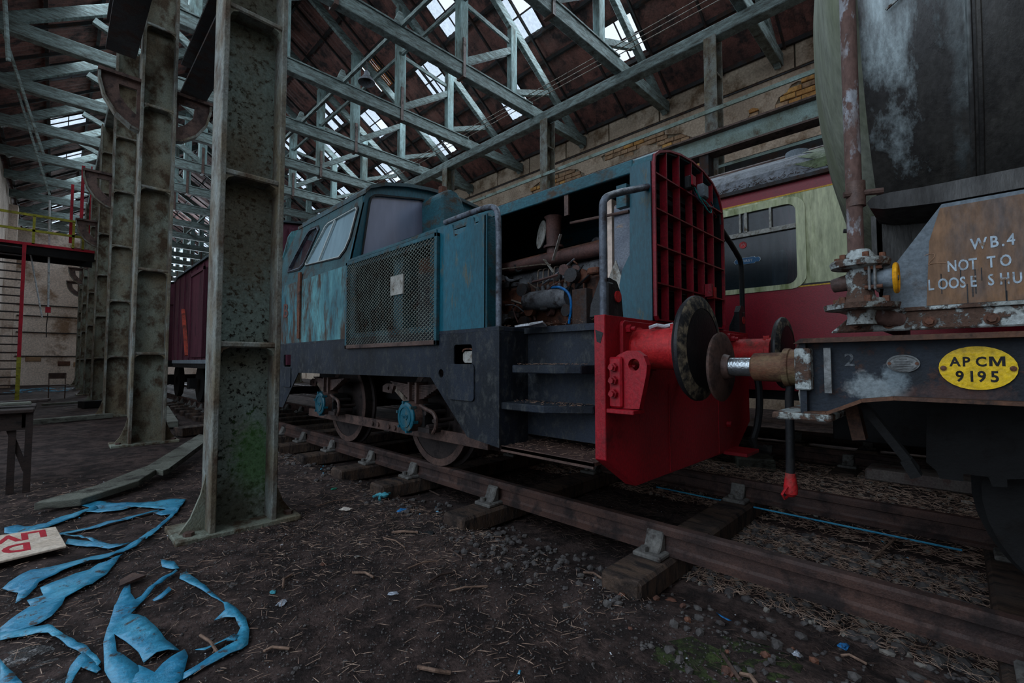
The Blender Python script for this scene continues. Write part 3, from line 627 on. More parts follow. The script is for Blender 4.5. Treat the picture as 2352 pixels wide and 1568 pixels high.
# chassis, inner frames, horn blocks
MB().box(2.95, 2.98, 1.6, 7.2, .8, 1.46).build('inner_frame', black, L); MB().box(3.92, 3.95, 1.6, 7.2, .8, 1.46).build('inner_frame', black, L)
MB().box(2.6, 4.3, 1.56, 1.62, .8, 1.46).build('cross_frame', black, L)
for sx, xx in ((-1, 2.5), (1, 4.4)):
    q = MB(); q.beam((xx, 2.75, .59), (xx, 6.4, .57), .03, .1); ob = q.build('tie_bar', brownsteel, L, bevel=.004)
    for y in (4.5, 4.62, 4.28, 4.16): MB().cyl((xx-.03, y, .58), (xx+.03, y, .58), .025, n=8).build('rivet', brownsteel, ob)
wheeld = W('wheel_dark', (52, 42, 40), (38, 32, 31), (28, 25, 25), s=4)
for y in (3.68, 5.61):
    wh = MB()
    ws = MB().cyl((2.55, y, .735), (4.35, y, .735), .08).build('axle', black, L)
    for xx, s_ in ((2.66, 1), (4.24, -1)):
        w_ = MB().lathe((xx, y, .735), (s_, 0, 0), [(0, .34), (0, .49), (.01, .49), (.09, .485), (.10, .52), (.125, .52), (.125, .40), (.06, .38), (.055, .15), (.05, .12)], 40).build('wheel', wheeld, L, smooth=True)
        MB().lathe((xx, y, .735), (s_, 0, 0), [(-.006, .42), (-.006, .488), (0, .488), (0, .42)], 40, cap=False).build('tyre', brownsteel, w_)
    for xx, s_ in ((2.3, 1), (4.6, -1)):
        bx = MB().lathe((xx+.02*s_, y, .745), (s_, 0, 0), [(0, .13), (.05, .14), (.2, .135), (.22, .1)], 22).build('axlebox', brownsteel, L, smooth=True)
        MB().box(min(xx+.1*s_, xx+.28*s_), max(xx+.1*s_, xx+.28*s_), y-.17, y+.17, .64, .86).build('axlebox_body', black, bx)
        cv = MB().lathe((xx+.02*s_, y, .745), (-s_, 0, 0), [(0, .135), (.015, .135), (.02, .125), (.02, .1), (.028, .097), (.028, .088), (.02, .085), (.02, .03)], 28).build('axlebox_cover', bluenew, bx, smooth=True)
        for j in range(6):
            a = j*math.pi/3+.3; MB().box(min(xx-.01*s_, xx+.05*s_), max(xx-.01*s_, xx+.05*s_), y+.135*math.cos(a)-.012, y+.135*math.cos(a)+.012, .745+.135*math.sin(a)-.012, .745+.135*math.sin(a)+.012).build('cover_lug', bluenew, bx)
        if s_ > 0: text('amp', .065, (xx-.002, y+.062, .735), (0, -1, 0), (0, 0, 1), bluenew, 'cover_lettering', bx, .005, bold=.002)
        sp_ = MB()
        for j in range(9):
            hl = .44-.035*j; zz = 1.03-.016*j; sp_.add(*(lambda m: (m.v, m.f))(MB().plate([[(y-hl, zz+.03), (y, zz), (y+hl, zz+.03), (y+hl, zz+.018), (y, zz-.013), (y-hl, zz+.018)]], FX(xx+.14*s_), -.04, .04)))
        sp_.build('leaf_spring', brownsteel, L)
        for dy in (-.06, .06): MB().box(min(xx+.07*s_, xx+.2*s_), max(xx+.07*s_, xx+.2*s_), y+dy-.015, y+dy+.015, .86, 1.06).build('spring_clip', brownsteel, L)
        MB().beam((xx+.16*s_, y+.4, .98), (xx+.18*s_, y+.12, .8), .05, .05).build('damper', copper, L)
        MB().plate([[(y+.45, 1.03), (y+.6, 1.03), (y+.68, 1.0), (y+.68, .94), (y+.5, .93)], circ(y+.56, .98, .02, 8)], FX(xx+.15*s_), 0, .03).build('hanger_bracket', brownsteel, L)
        for j, q_ in enumerate(((y-.2, .79, .022), (y-.24, .66, .03), (y-.33, .73, .018))):
            MB().cyl((xx+.08*s_, q_[0], q_[1]), (xx+.3*s_, q_[0], q_[1]), q_[2], n=10).build('brake_fitting', wheeld, L)
        MB().tube(arc([(xx+.1*s_, y-.1, .85), (xx+.08*s_, y-.2, .83), (xx+.08*s_, y-.36, .8), (xx+.08*s_, y-.38, .68), (xx+.1*s_, y-.3, .62)]), .018, 7).build('brake_pipe', brownsteel, L, smooth=True)
        MB().box(min(xx+.06*s_, xx+.2*s_), max(xx+.06*s_, xx+.2*s_), y-.3, y-.12, .62, .66).build('brake_bracket', wheeld, L)
# buffers
for sx, xc in ((-1, 2.585), (1, 4.315)):
    bf = MB().lathe((xc, 1.465, 1.33), (0, -1, 0), [(0, .15), (.02, .15), (.03, .125), (.27, .125), (.275, .132), (.31, .132), (.315, .1)], 26).build('buffer_housing', redlit, L, smooth=True)
    MB().plate([rrect(xc-.2, xc+.2, 1.16, 1.5, .03)], FY(1.44), 0, .025).build('mounting_flange', red, bf, bevel=.004)
    for dx in (-.15, .15):
        for dz in (-.11, .12):
            MB().lathe((xc+dx, 1.44, 1.33+dz), (0, -1, 0), [(0, .026), (.03, .026)], 6).build('bolt', red, bf); MB().cyl((xc+dx, 1.41, 1.33+dz), (xc+dx, 1.385, 1.33+dz), .014, n=8).build('bolt', red, bf)
    MB().lathe((xc, 1.465, 1.33), (0, -1, 0), [(.3, .09), (.39, .09)], 20).build('plunger', brownsteel, bf, smooth=True)
    hd = MB().lathe((xc, 1.1, 1.33), (0, -1, 0), [(0, .12), (.0, .285), (.02, .3), (.035, .297), (.045, .28), (.058, .2), (.064, .1), (.065, .001)], 44).build('buffer_head', bufferblack, L, smooth=True)
    MB().lathe((xc, 1.1, 1.33), (0, -1, 0), [(.0362, .2975), (.047, .28), (.056, .225)], 44, cap=False).build('worn_ring', bufferworn, hd, smooth=True)
    for dx in (-.03, .04): MB().box(xc+dx-.015, xc+dx+.015, 1.17, 1.22, 1.44, 1.475).build('lug', redlit, bf)
MB().tube([(2.5, 1.33, 1.455), (2.53, 1.3, 1.47), (2.57, 1.27, 1.463), (2.6, 1.23, 1.475)], .012).build('frayed_string', clothm, L)
# lug bracket on the near end of the beam
lug = [(1.462, .985), (1.462, 1.25), (1.42, 1.29), (1.36, 1.315), (1.3, 1.315), (1.255, 1.285), (1.235, 1.235), (1.24, 1.18), (1.285, .99)]
lg = MB().plate([lug, circ(1.315, 1.235, .035, 14)], FX(2.31), -.022, .022).build('lifting_lug', red, L, bevel=.006)
MB().box(2.235, 2.36, 1.29, 1.465, .96, .985).build('lug_foot', red, lg, bevel=.004)
MB().box(2.262, 2.29, 1.38, 1.465, .99, 1.28).build('lug_flange', red, lg, bevel=.01)
for z in (1.07, 1.145, 1.22):
    MB().lathe((2.262, 1.425, z), (-1, 0, 0), [(0, .026), (.024, .026)], 6).build('bolt', red, lg); MB().lathe((2.24, 1.425, z), (-1, 0, 0), [(0, .017), (.02, .017)], 6).build('bolt', red, lg)
MB().tube(arc([(3.3, 1.44, 1.3), (3.3, 1.3, 1.3), (3.4, 1.22, 1.28), (3.5, 1.25, 1.15), (3.4, 1.3, 1.1)]), .035, 8).build('draw_hook', brownsteel, L, smooth=True)
MB().tube(arc([(4.45, 1.42, 1.25), (4.5, 1.35, 1.2), (4.5, 1.32, .95), (4.46, 1.33, .7), (4.4, 1.36, .55)]), .03, 8).build('brake_hose', rubber, L, smooth=True)
MB().tube([(4.4, 1.36, .56), (4.36, 1.33, .5), (4.42, 1.27, .48)], .036, 8).build('hose_coupling', black, L, smooth=True)
# handrails and stanchion plates
MB().tube(arc([(2.28, 1.505, 1.5), (2.28, 1.505, 2.14), (2.285, 1.505, 2.22), (2.38, 1.505, 2.28), (2.845, 1.5, 2.455)]), .023, 10).build('handrail', railpaint, L, smooth=True)
MB().tube(arc([(4.66, 1.505, 1.5), (4.66, 1.505, 2.1), (4.65, 1.505, 2.2), (4.6, 1.505, 2.26), (4.05, 1.5, 2.47)]), .023, 10).build('handrail', rubber, L, smooth=True)
for xx, s_ in ((2.31, 1), (4.6, -1)):
    pl = MB().plate([[(1.475, 1.52), (1.47, 1.72), (1.535, 1.75), (1.6, 1.6), (1.61, 1.52)]], FX(xx), -.03, .03).build('stanchion', bufferblack, L, bevel=.006)
    MB().plate([[(2.3, 1.52), (2.3, 1.75), (2.38, 1.735), (2.43, 1.66), (2.45, 1.52)] if s_ > 0 else [(4.48, 1.52), (4.48, 1.72), (4.53, 1.78), (4.6, 1.78), (4.64, 1.72), (4.64, 1.52)]], FY(1.48), -.005, .04).build('lamp_plate', bufferblack, pl)
    MB().lathe((2.385 if s_ > 0 else 4.58, 1.476, 1.645), (0, -1, 0), [(0, .035), (.008, .035), (.008, .022)], 16).build('lamp_socket', redlit, pl)
MB().tube(arc([(2.275, 2.4, 1.5), (2.275, 2.4, 2.3), (2.275, 2.43, 2.4), (2.275, 2.55, 2.425), (2.28, 3.06, 2.42)]), .023, 10).build('handrail', railpaint, L, smooth=True)
MB().tube(arc([(4.62, 2.4, 1.5), (4.62, 2.4, 2.3), (4.62, 2.45, 2.4), (4.62, 3.0, 2.42)]), .023, 10).build('handrail', railpaint, L, smooth=True)
# bonnet
prof = [(2.83, 1.53), (2.83, 2.62), (2.84, 2.67), (2.9, 2.71), (3.05, 2.765), (3.24, 2.8), (3.45, 2.815), (3.66, 2.8), (3.85, 2.755), (3.99, 2.68), (4.05, 2.58), (4.075, 2.45), (4.07, 1.53)]
def arch(y0, y1, th, name, m, a=1, b_=12, parent=L):
    q = MB(); pts = prof[a:b_]
    for (x0, z0), (x1, z1) in zip(pts, pts[1:]):
        n_ = Vector((z1-z0, 0, -(x1-x0))).normalized()*th
        q.add([(x0, y0, z0), (x1, y0, z1), (x1, y1, z1), (x0, y1, z0), (x0+n_.x, y0, z0+n_.z), (x1+n_.x, y0, z1+n_.z), (x1+n_.x, y1, z1+n_.z), (x0+n_.x, y1, z0+n_.z)],
              [(0, 1, 2, 3), (7, 6, 5, 4), (0, 4, 5, 1), (3, 2, 6, 7), (1, 5, 6, 2), (0, 3, 7, 4)])
    return q.build(name, m, parent, smooth=True)
arch(1.62, 4.67, .02, 'bonnet_roof', bluetrim, 2, 12); arch(1.465, 1.625, .025, 'nose_band', bluetrim, 1, 12)
MB().box(2.83, 2.86, 1.62, 4.67, 2.585, 2.68).build('cant_rail', bluetrim, L, bevel=.005)
nose = [(1.475, 1.53), (1.475, 2.62), (1.63, 2.62), (1.64, 2.0), (1.665, 1.96), (1.70, 1.9), (1.725, 1.8), (1.72, 1.7), (1.705, 1.6), (1.69, 1.53)]
MB().plate([nose], FX(2.815), 0, .012).build('nose_side', bluenew, L)
MB().plate([[(4.07, 1.53), (4.09, 1.53), (4.09, 2.5), (4.07, 2.5)]], FY(1.475), 0, 3.2).build('bonnet_side', bluetrim, L)
MB().plate([[(2.97, 1.53), (2.97, 2.6), (4.67, 2.6), (4.67, 1.53)]], FX(2.83), 0, .02).build('bonnet_side', bluenew, L)
MB().box(2.80, 2.832, 2.98, 3.02, 2.05, 2.35).build('door_handle', railpaint, L)
MB().box(2.78, 2.83, 1.64, 1.72, 2.34, 2.5).build('catch_box', bluetrim, L)
MB().box(2.86, 4.06, 1.66, 4.6, 1.505, 1.53).build('engine_bed', black, L)
MB().box(2.9, 4.05, 4.0, 4.03, 1.53, 2.65).build('bulkhead', black, L)
MB().box(4.035, 4.066, 1.476, 4.0, 1.53, 2.6).build('inner_side', black, L)  # black lining added; darkness inside the bonnet put into its colour
# grille
gr = MB()
outer = [(2.83, 1.56), (2.85, 1.53), (4.05, 1.53), (4.075, 1.56)] + [(x, z) for x, z in reversed(prof[1:12])]
cx_, cz_ = 3.45, 2.1
inner = [(cx_+(x-cx_)*.975, cz_+(z-cz_)*.98) for x, z in outer]
gf = MB().plate([outer, inner], FY(1.45), 0, .024).build('grille_frame', grillered, L)
def ztop(x):
    for (a, za), (b_, zb) in zip(prof[1:], prof[2:]):
        if min(a, b_) <= x <= max(a, b_) and a != b_: return za+(zb-za)*(x-a)/(b_-a)
    return 2.6
for x in (3.015, 3.22, 3.435, 3.645, 3.845): MB().box(x-.005, x+.005, 1.455, 1.508, 1.54, ztop(x)-.01).build('vertical_slat', grillered, L)
for z in (2.54, 2.295, 2.045, 1.785): MB().box(2.84, 4.06, 1.45, 1.53, z-.005, z+.005).build('horizontal_slat', grillered, L)
for i in range(8): MB().box(2.85, 4.05, 1.56, 1.6, 1.66+.122*i, 1.664+.122*i).build('inner_slat', darksteel, L)
MB().box(2.86, 4.06, 1.62, 1.66, 1.53, 2.66).build('radiator_core', black, L)
ml = MB().box(3.28, 3.35, 1.40, 1.45, 2.54, 2.64).build('marker_lamp', rubber, L, bevel=.01); MB().box(3.285, 3.35, 1.385, 1.40, 2.56, 2.64).build('lens', grillered, ml, bevel=.006); MB().box(3.5, 3.6, 1.39, 1.45, 2.53, 2.64).build('junction_box', greyplate, L, bevel=.01)
MB().tube(arc([(3.36, 1.42, 2.6), (3.45, 1.40, 2.5), (3.6, 1.39, 2.42), (3.68, 1.4, 2.45), (3.6, 1.4, 2.5), (3.5, 1.42, 2.53)]), .006, 5).build('loose_wire', wires_teal, L)
MB().tube(arc([(3.34, 1.42, 2.57), (3.45, 1.4, 2.46), (3.62, 1.39, 2.47), (3.72, 1.4, 2.5), (3.66, 1.4, 2.53)]), .0055, 5).build('loose_wire', wires_dark, L)
MB().tube(arc([(3.34, 1.42, 2.55), (3.5, 1.4, 2.5), (3.8, 1.4, 2.44), (3.85, 1.44, 2.45)]), .003, 5).build('loose_wire', wires_red, L)
MB().box(3.64, 3.67, 1.4, 1.46, 1.77, 1.87).build('bracket', grillered, L); MB().box(3.7, 3.74, 1.40, 1.46, 1.76, 1.85).build('bracket', redlit, L)
# engine
en = MB().box(3.0, 3.8, 1.95, 3.7, 1.55, 1.95).build('engine_block', enginebrown, L, bevel=.03)
MB().box(3.05, 3.7, 2.0, 3.6, 1.95, 2.08).build('cylinder_head', enginegrey, en, bevel=.02)
MB().cyl((3.0, 1.98, 2.14), (3.02, 3.5, 2.14), .055).build('exhaust_manifold', enginepipe, en, smooth=True)
MB().cyl((3.12, 1.9, 2.22), (3.14, 3.4, 2.2), .035).build('coolant_pipe', enginebrown, en, smooth=True)
MB().lathe((3.1, 2.56, 2.12), (0, 0, 1), [(0, .065), (.14, .062), (.14, .09), (.16, .09), (.16, .065), (.40, .07), (.42, .085)], 20).build('exhaust_stack', enginepipe, en, smooth=True)
MB().lathe((3.15, 2.72, 2.42), (-.8, .5, .1), [(0, .02), (.02, .13), (.03, .13)], 24).build('air_cleaner_lid', aluwhite, en, smooth=True)
MB().cyl((2.93, 2.25, 1.78), (2.93, 2.72, 1.78), .085, n=16).build('injection_pump', enginegrey, en, smooth=True)
for j in range(6):
    y = 2.3+.06*j; MB().tube(arc([(2.93, y, 1.84), (2.93, y, 2.02), (2.97, y+.02, 2.06), (3.05, y+.03, 2.07)]), .007, 6).build('injector_pipe', copper, en)
    MB().cyl((2.93, y, 1.84), (2.93, y, 1.9), .016, n=8).build('union', enginegrey, en)
MB().tube(arc([(2.9, 2.42, 1.87), (2.86, 2.3, 1.86), (2.85, 2.2, 1.8), (2.86, 2.18, 1.7), (2.9, 2.24, 1.56)]), .011, 7).build('fuel_hose', hoseblue, en, smooth=True)
MB().tube(arc([(2.92, 2.2, 1.75), (2.9, 2.12, 1.7), (2.88, 2.12, 1.62), (2.9, 2.14, 1.54)]), .014, 7).build('breather_hose', copper, en, smooth=True)
for i in range(26):
    a = Vector((random.uniform(2.88, 3.0), random.uniform(2.05, 3.0), random.uniform(1.6, 2.1)))
    b_ = a+Vector((random.uniform(-.05, .1), random.uniform(-.35, .35), random.uniform(-.25, .2)))
    mid = (a+b_)/2+Vector((random.uniform(-.06, .02), 0, random.uniform(-.08, .08)))
    MB().tube(arc([a, mid, b_]), random.choice((.006, .008, .012)), 5).build('pipe_run', random.choice((copper, enginebrown, enginegrey, enginepipe, rubber)), en)
for i in range(22):
    p_ = (random.uniform(2.9, 3.0), random.uniform(2.0, 3.3), random.uniform(1.58, 2.05)); r_ = random.uniform(.025, .06); q_ = (p_[0]-random.uniform(.03, .08), p_[1]+random.uniform(-.02, .02), p_[2])
    MB().cyl(p_, q_, r_, n=12).build('fitting', random.choice((enginegrey, enginebrown, enginepipe, darksteel)), en, smooth=True)
for i in range(8):
    x, y, z = random.uniform(2.9, 2.98), random.uniform(1.95, 3.2), random.uniform(1.56, 2.0)
    MB().box(x-.03, x+.05, y, y+random.uniform(.06, .14), z, z+random.uniform(.04, .1)).build('casting', random.choice((enginegrey, enginebrown, darksteel)), en, bevel=.01)
MB().tube([(2.86, 2.98, 2.1), (2.9, 2.52, 2.08), (2.93, 2.45, 2.07)], .007, 5).build('control_rod', copper, en)
MB().beam((2.92, 2.42, 2.1), (2.9, 2.32, 2.3), .004, .03, (1, 0, 0)).build('bent_strip', aluwhite, en); MB().beam((2.9, 2.5, 2.12), (2.93, 2.42, 2.0), .004, .035, (1, 0, 0)).build('bent_strip', aluwhite, en)
MB().lathe((3.5, 2.35, 2.33), (-1, 0, 0), [(0, .06), (.05, .06), (.06, .05)], 18).build('gauge', enginegrey, en, smooth=True)
MB().lathe((3.45, 1.95, 2.05), (0, -1, 0), [(0, .42), (.18, .44), (.18, .41)], 36, cap=False).build('fan_cowl', enginebrown, L, smooth=True)
for j in range(6):
    a = j*math.pi/3; d = Vector((math.cos(a), 0, math.sin(a))); MB().beam(Vector((3.45, 1.85, 2.05))+d*.05, Vector((3.45, 1.85, 2.05))+d*.37, .09, .01, (.3, 1, .2)).build('fan_blade', darksteel, L)
MB().box(2.96, 2.99, 1.70, 1.86, 1.72, 2.44).build('header_panel', greypanel, L, bevel=.01); MB().box(2.97, 3.2, 1.88, 1.92, 1.6, 2.5).build('radiator_stay', plasterpale, L)
MB().plate([[(1.72, 1.78), (1.8, 2.0), (1.84, 1.92), (1.9, 1.78), (1.86, 1.74)]], FX(2.89), 0, .01).build('torn_lagging', aluwhite, L)
MB().cyl((2.95, 1.72, 2.36), (2.9, 2.22, 2.37), .012, n=8).build('stay_rod', brownsteel, L)
MB().box(2.845, 2.86, 2.2, 2.24, 2.42, 2.6).build('hanging_strap', brownsteel, L)
MB().box(2.76, 2.84, 1.97, 2.1, 1.52, 1.8).build('sill_block', darksteel, L)
# side tank: bright panel in front, mesh screen behind
pan = [(2.45, 1.5), (2.45, 2.34), (2.53, 2.345), (2.545, 2.28), (2.585, 2.28), (2.6, 2.345), (2.66, 2.35), (2.7, 2.26), (2.84, 2.24), (2.86, 2.345), (3.06, 2.345), (3.06, 1.5)]
MB().plate([pan], FX(2.2), 0, .015).build('tank_panel', bluenew, L)
MB().plate([[(2.2, 1.5), (2.31, 1.5), (2.31, 2.33), (2.2, 2.33)]], FY(2.46), 0, .015).build('tank_front', bluetrim, L)
MB().plate([[(3.06, 1.5), (3.06, 2.345), (4.68, 2.345), (4.68, 1.5)], [(3.16, 1.55), (4.5, 1.55), (4.5, 2.24), (3.16, 2.24)]], FX(2.2), 0, .015).build('screen_surround', bluetrim, L)
MB().box(2.19, 2.84, 3.06, 4.68, 2.32, 2.35).build('tank_top', bluetrim, L, bevel=.004)
MB().box(2.66, 2.69, 3.1, 4.68, 1.5, 2.33).build('tank_back', black, L)
MB().box(2.3, 2.45, 3.74, 3.9, 1.5, 2.32).build('tank_post', bluetrim, L); MB().box(2.32, 2.5, 3.3, 3.52, 1.52, 2.05).build('tank_box', navy, L); MB().box(2.35, 2.6, 3.2, 3.55, 2.05, 2.2).build('tank_box', enginebrown, L)
for y0, y1, z0, z1 in ((3.02, 4.66, 1.39, 1.43), (3.02, 4.66, 2.275, 2.31), (3.02, 3.055, 1.39, 2.31), (4.625, 4.66, 1.39, 2.31)):
    MB().box(2.165, 2.2, y0, y1, z0, z1).build('screen_frame', brownsteel if z1 < 1.5 else bluetrim, L, bevel=.004)
ms = MB(); st = .034; A0, A1, B0, B1 = 3.05, 4.63, 1.42, 2.28; k = -60
while k < 120:
    for sg in (1, -1):
        # wires at shallow diagonal: z = B0 + sg*(y-A0)*.62 + k*st
        pts = []
        c0 = k*st + (0 if sg > 0 else 0)
        f_ = lambda y: B0 + sg*(y-A0)*.62 + c0
        ya, yb = A0, A1
        inv = lambda z: A0 + (z-B0-c0)/(sg*.62)
        lo, hi = sorted((inv(B0), inv(B1))); ya, yb = max(ya, lo), min(yb, hi)
        if yb-ya > .02: ms.beam((2.172+.003*sg, ya, f_(ya)), (2.172+.003*sg, yb, f_(yb)), .005, .006)
    k += 1
ms.build('mesh_screen', W('mesh_wire', (112, 122, 116), (92, 92, 84), (80, 62, 52), s=3, amt=.4), L)
MB().box(2.15, 2.166, 3.5, 3.71, 1.855, 2.03).build('screen_label_plate', aluwhite, L)
# cab: walls lean inwards above the waist
def cabx(z, s_=-1):
    t = max(0, (z-2.28)/.9); return (2.2+.185*t*1.0) if s_ < 0 else 4.7-.185*t
def side(s_):
    return lambda u, v, w_: (cabx(v, s_)+w_*(-s_), u, v)
lower = [(4.67, 1.5), (4.67, 2.3), (7.3, 2.3), (7.3, 1.5)]
upper = [(4.67, 2.3), (4.67, 3.02), (4.72, 3.13), (4.8, 3.16), (6.5, 3.16), (6.62, 3.1), (6.78, 2.95), (7.28, 2.3)]
wA = [(4.84, 2.5), (4.78, 2.62), (4.75, 2.95), (4.79, 2.985), (5.52, 2.965), (5.6, 2.93), (5.66, 2.85), (5.97, 2.52), (5.94, 2.49), (4.95, 2.43)]
wB = [(6.05, 2.52), (5.80, 2.93), (5.86, 2.99), (6.1, 3.0), (6.2, 2.95), (6.58, 2.54), (6.56, 2.49), (6.15, 2.48)]
def off(l, k):
    cx = sum(p[0] for p in l)/len(l); cz = sum(p[1] for p in l)/len(l)
    return [(p[0]+(p[0]-cx)/max(.001, math.hypot(p[0]-cx, p[1]-cz))*k, p[1]+(p[1]-cz)/max(.001, math.hypot(p[0]-cx, p[1]-cz))*k) for p in l]
for s_ in (-1, 1):
    MB().plate([lower], side(s_), 0, .02).build('cab_side', bluepaint, L)
    MB().plate([upper, wA, wB], side(s_), 0, .02).build('cab_window_panel', W('cab_upper_blue', (54, 88, 94), (42, 70, 76), (66, 56, 50), s=3, amt=.42, streak=1.5) if s_ < 0 else bluepaint, L)
    for l, gm, fm in ((wA, cabglass, silver), (wB, thinglass, railpaint)):
        wn_ = MB().plate([off(l, .028), l], side(s_), -.012, .03).build('window_seal', rubber, L)
        MB().plate([off(l, .004), off(l, -.014)], side(s_), -.018, .02).build('window_frame', fm, wn_)
        MB().plate([l], side(s_), .01, .014).build('window_pane', gm, wn_)
    f_ = side(s_)
    MB().beam(f_(5.31, 2.96, -.012), f_(5.53, 2.47, -.012), .018, .02, (0, 1, 0)).build('window_bar', silver, L)
# lettering ghost on the cab side, rain strip, rear handrail
MB().box(2.178, 2.2, 5.98, 6.06, 1.55, 2.4).build('rust_strip', enginebrown, L)
MB().box(2.17, 2.2, 7.22, 7.3, 1.5, 2.2).build('corner_post', bluepaint, L, bevel=.006)
text('B', .26, (2.198, 6.62, 1.86), (0, -1, 0), (0, 0, 1), W('ghost_letter', (104, 62, 54), (86, 56, 50), (70, 120, 126), s=14, amt=.35), 'faded_letter', L, .002, bold=.004, sx=1.3)
# cab roof (curved) and front
rp = [(2.36, 3.15), (2.42, 3.22), (2.6, 3.3), (2.9, 3.37), (3.2, 3.405), (3.45, 3.415), (3.7, 3.405), (4.0, 3.37), (4.3, 3.3), (4.48, 3.22), (4.54, 3.15)]
q = MB()
for (x0, z0), (x1, z1) in zip(rp, rp[1:]):
    q.add([(x0, 4.62, z0), (x1, 4.62, z1), (x1, 6.6, z1-.05), (x0, 6.6, z0), (x0, 4.62, z0-.04), (x1, 4.62, z1-.04), (x1, 6.6, z1-.09), (x0, 6.6, z0-.04)],
          [(0, 1, 2, 3), (7, 6, 5, 4), (0, 4, 5, 1), (3, 2, 6, 7), (1, 5, 6, 2), (0, 3, 7, 4)])
q.build('cab_roof', W('cab_roof_paint', (70, 92, 98), (58, 74, 80), (74, 66, 58), s=3, amt=.45), L, smooth=True)
fr = [(2.2, 1.5), (2.2, 2.3), (2.375, 3.1), (2.42, 3.18), (2.6, 3.27), (2.9, 3.34), (3.2, 3.375), (3.45, 3.385), (3.7, 3.375), (4.0, 3.34), (4.3, 3.27), (4.48, 3.18), (4.525, 3.1), (4.7, 2.3), (4.7, 1.5)]
wl_ = [(2.36, 2.44), (2.375, 2.37), (2.43, 2.33), (3.2, 2.33), (3.26, 2.38), (3.285, 2.46), (3.235, 3.16), (3.2, 3.21), (3.12, 3.235), (2.58, 3.14), (2.5, 3.12), (2.455, 3.08), (2.44, 3.02)]
wr_ = [(6.9-x, z) for x, z in reversed(wl_)]
MB().plate([fr, wl_, wr_], FY(4.67), 0, .03).build('cab_front', bluenew, L)
for l in (wl_, wr_):
    sl = MB().plate([off(l, .025), l], FY(4.655), 0, .05).build('window_seal', rubber, L)
    MB().plate([l], FY(4.685), 0, .006).build('window_pane', cabfront, sl)
MB().plate([fr, [(2.5, 2.4), (4.4, 2.4), (4.3, 3.1), (2.6, 3.1)]], FY(7.0), 0, .03).build('cab_rear', bluepaint, L)
MB().box(2.3, 4.6, 4.75, 7.0, 1.5, 1.53).build('cab_floor', black, L); MB().box(2.9, 3.9, 4.9, 5.4, 1.53, 2.5).build('control_desk', darksteel, L)
MB().plate([[(2.5, 2.37), (2.6, 2.36), (2.62, 2.43), (2.55, 2.45), (2.49, 2.43)]], FY(4.63), 0, .02).build('paper_on_sill', clothm, L)
MB().tube([(2.5, 4.63, 2.37), (2.95, 4.63, 2.5), (3.1, 4.63, 2.52)], .006, 5).build('wiper', rubber, L)
# exhaust cowl on the bonnet against the cab
MB().plate([[(3.09, 2.74), (3.08, 3.16), (3.12, 3.23), (3.2, 3.27), (3.32, 3.25), (3.39, 3.17), (3.46, 2.98), (3.56, 2.74)]], FY(4.2), 0, .42).build('exhaust_cowl', bluetrim, L, bevel=.02)
MB().cyl((3.2, 4.35, 3.24), (3.2, 4.35, 3.33), .05).build('exhaust_pipe', enginebrown, L)
MB().tube(arc([(3.55, 4.4, 3.0), (3.65, 4.4, 2.95), (3.8, 4.4, 2.85)]), .03).build('pipe', bluetrim, L)
rg = MB().add([(2.28, 2.1, 1.512), (2.34, 2.3, 1.515), (2.42, 2.28, 1.53), (2.46, 2.1, 1.512), (2.36, 2.05, 1.535)], [(0, 4, 3, 2, 1)]).build('white_rag', clothm, org=(2.35, 2.2, 1.51))
rg.modifiers.new('s', 'SOLIDIFY').thickness = .012; tag(rg, 'small white rag lying on the sill of the open bonnet', 'rag')
q = MB()
for x0, x1, y0, y1, z, n in ((2.26, 2.48, 1.72, 2.24, 1.232, 70), (2.24, 2.48, 1.72, 2.3, .972, 90), (2.25, 2.7, 1.56, 2.3, .667, 220), (2.24, 2.5, 1.56, 2.4, 1.507, 60)):
    for i in range(n):
        a = Vector((random.uniform(x0, x1), random.uniform(y0, y1), z+random.uniform(.001, .008))); d = Vector((random.uniform(-.03, .03), random.uniform(-.03, .03), random.uniform(0, .006))); q.beam(a, a+d, .002, .002)
ob = q.build('straw_on_steps', twigm, org=(2.35, 2, .67)); tag(ob, 'straw and dust lying on the cab steps and foot tray', 'straw', None, 'stuff')
# ================================================================== TANK WAGON
T = empty('tank_wagon', (3.45, -3, .25), 'grimy cement tank wagon with yellow APCM 9195 plate at the right edge', 'tank wagon')
SX = 2.3
# solebar: web between flanges, lower flange dips towards the end
top = [(.5, 1.335), (-6, 1.36)]
bot = [(.5, 1.03), (.42, 1.035), (.3, 1.095), (.2, 1.11), (-6, 1.1)]
MB().plate([[(.49, 1.335), (-6, 1.36), (-6, 1.1), (.2, 1.105), (.3, 1.09), (.42, 1.03), (.49, 1.03)]], FX(SX+.04), 0, .02).build('solebar', solem, T)
MB().plate([[(.53, 1.33), (.5, 1.352), (-6, 1.372), (-6, 1.352), (.5, 1.332)]], FX(SX-.03), 0, .12).build('solebar_top_flange', solerust, T)
q = MB()
for (a, za), (b_, zb) in zip(bot, bot[1:]): q.beam((SX+.03, a, za), (SX+.03, b_, zb), .085, .014)
q.build('solebar_bottom_flange', solerust, T)
MB().box(SX-.0, 4.6, .49, .515, 1.02, 1.34).build('headstock', solem, T)
MB().box(SX-.02, SX+.04, .47, .53, 1.13, 1.31).build('end_plate', peel, T, bevel=.006)
MB().box(SX+.0, SX+.015, .4, .425, 1.12, 1.31).build('corner_angle', steelplate, T)
MB().box(SX-.03, 2.75, .4, .62, 1.0, 1.03).build('end_step', peel, T, bevel=.006)
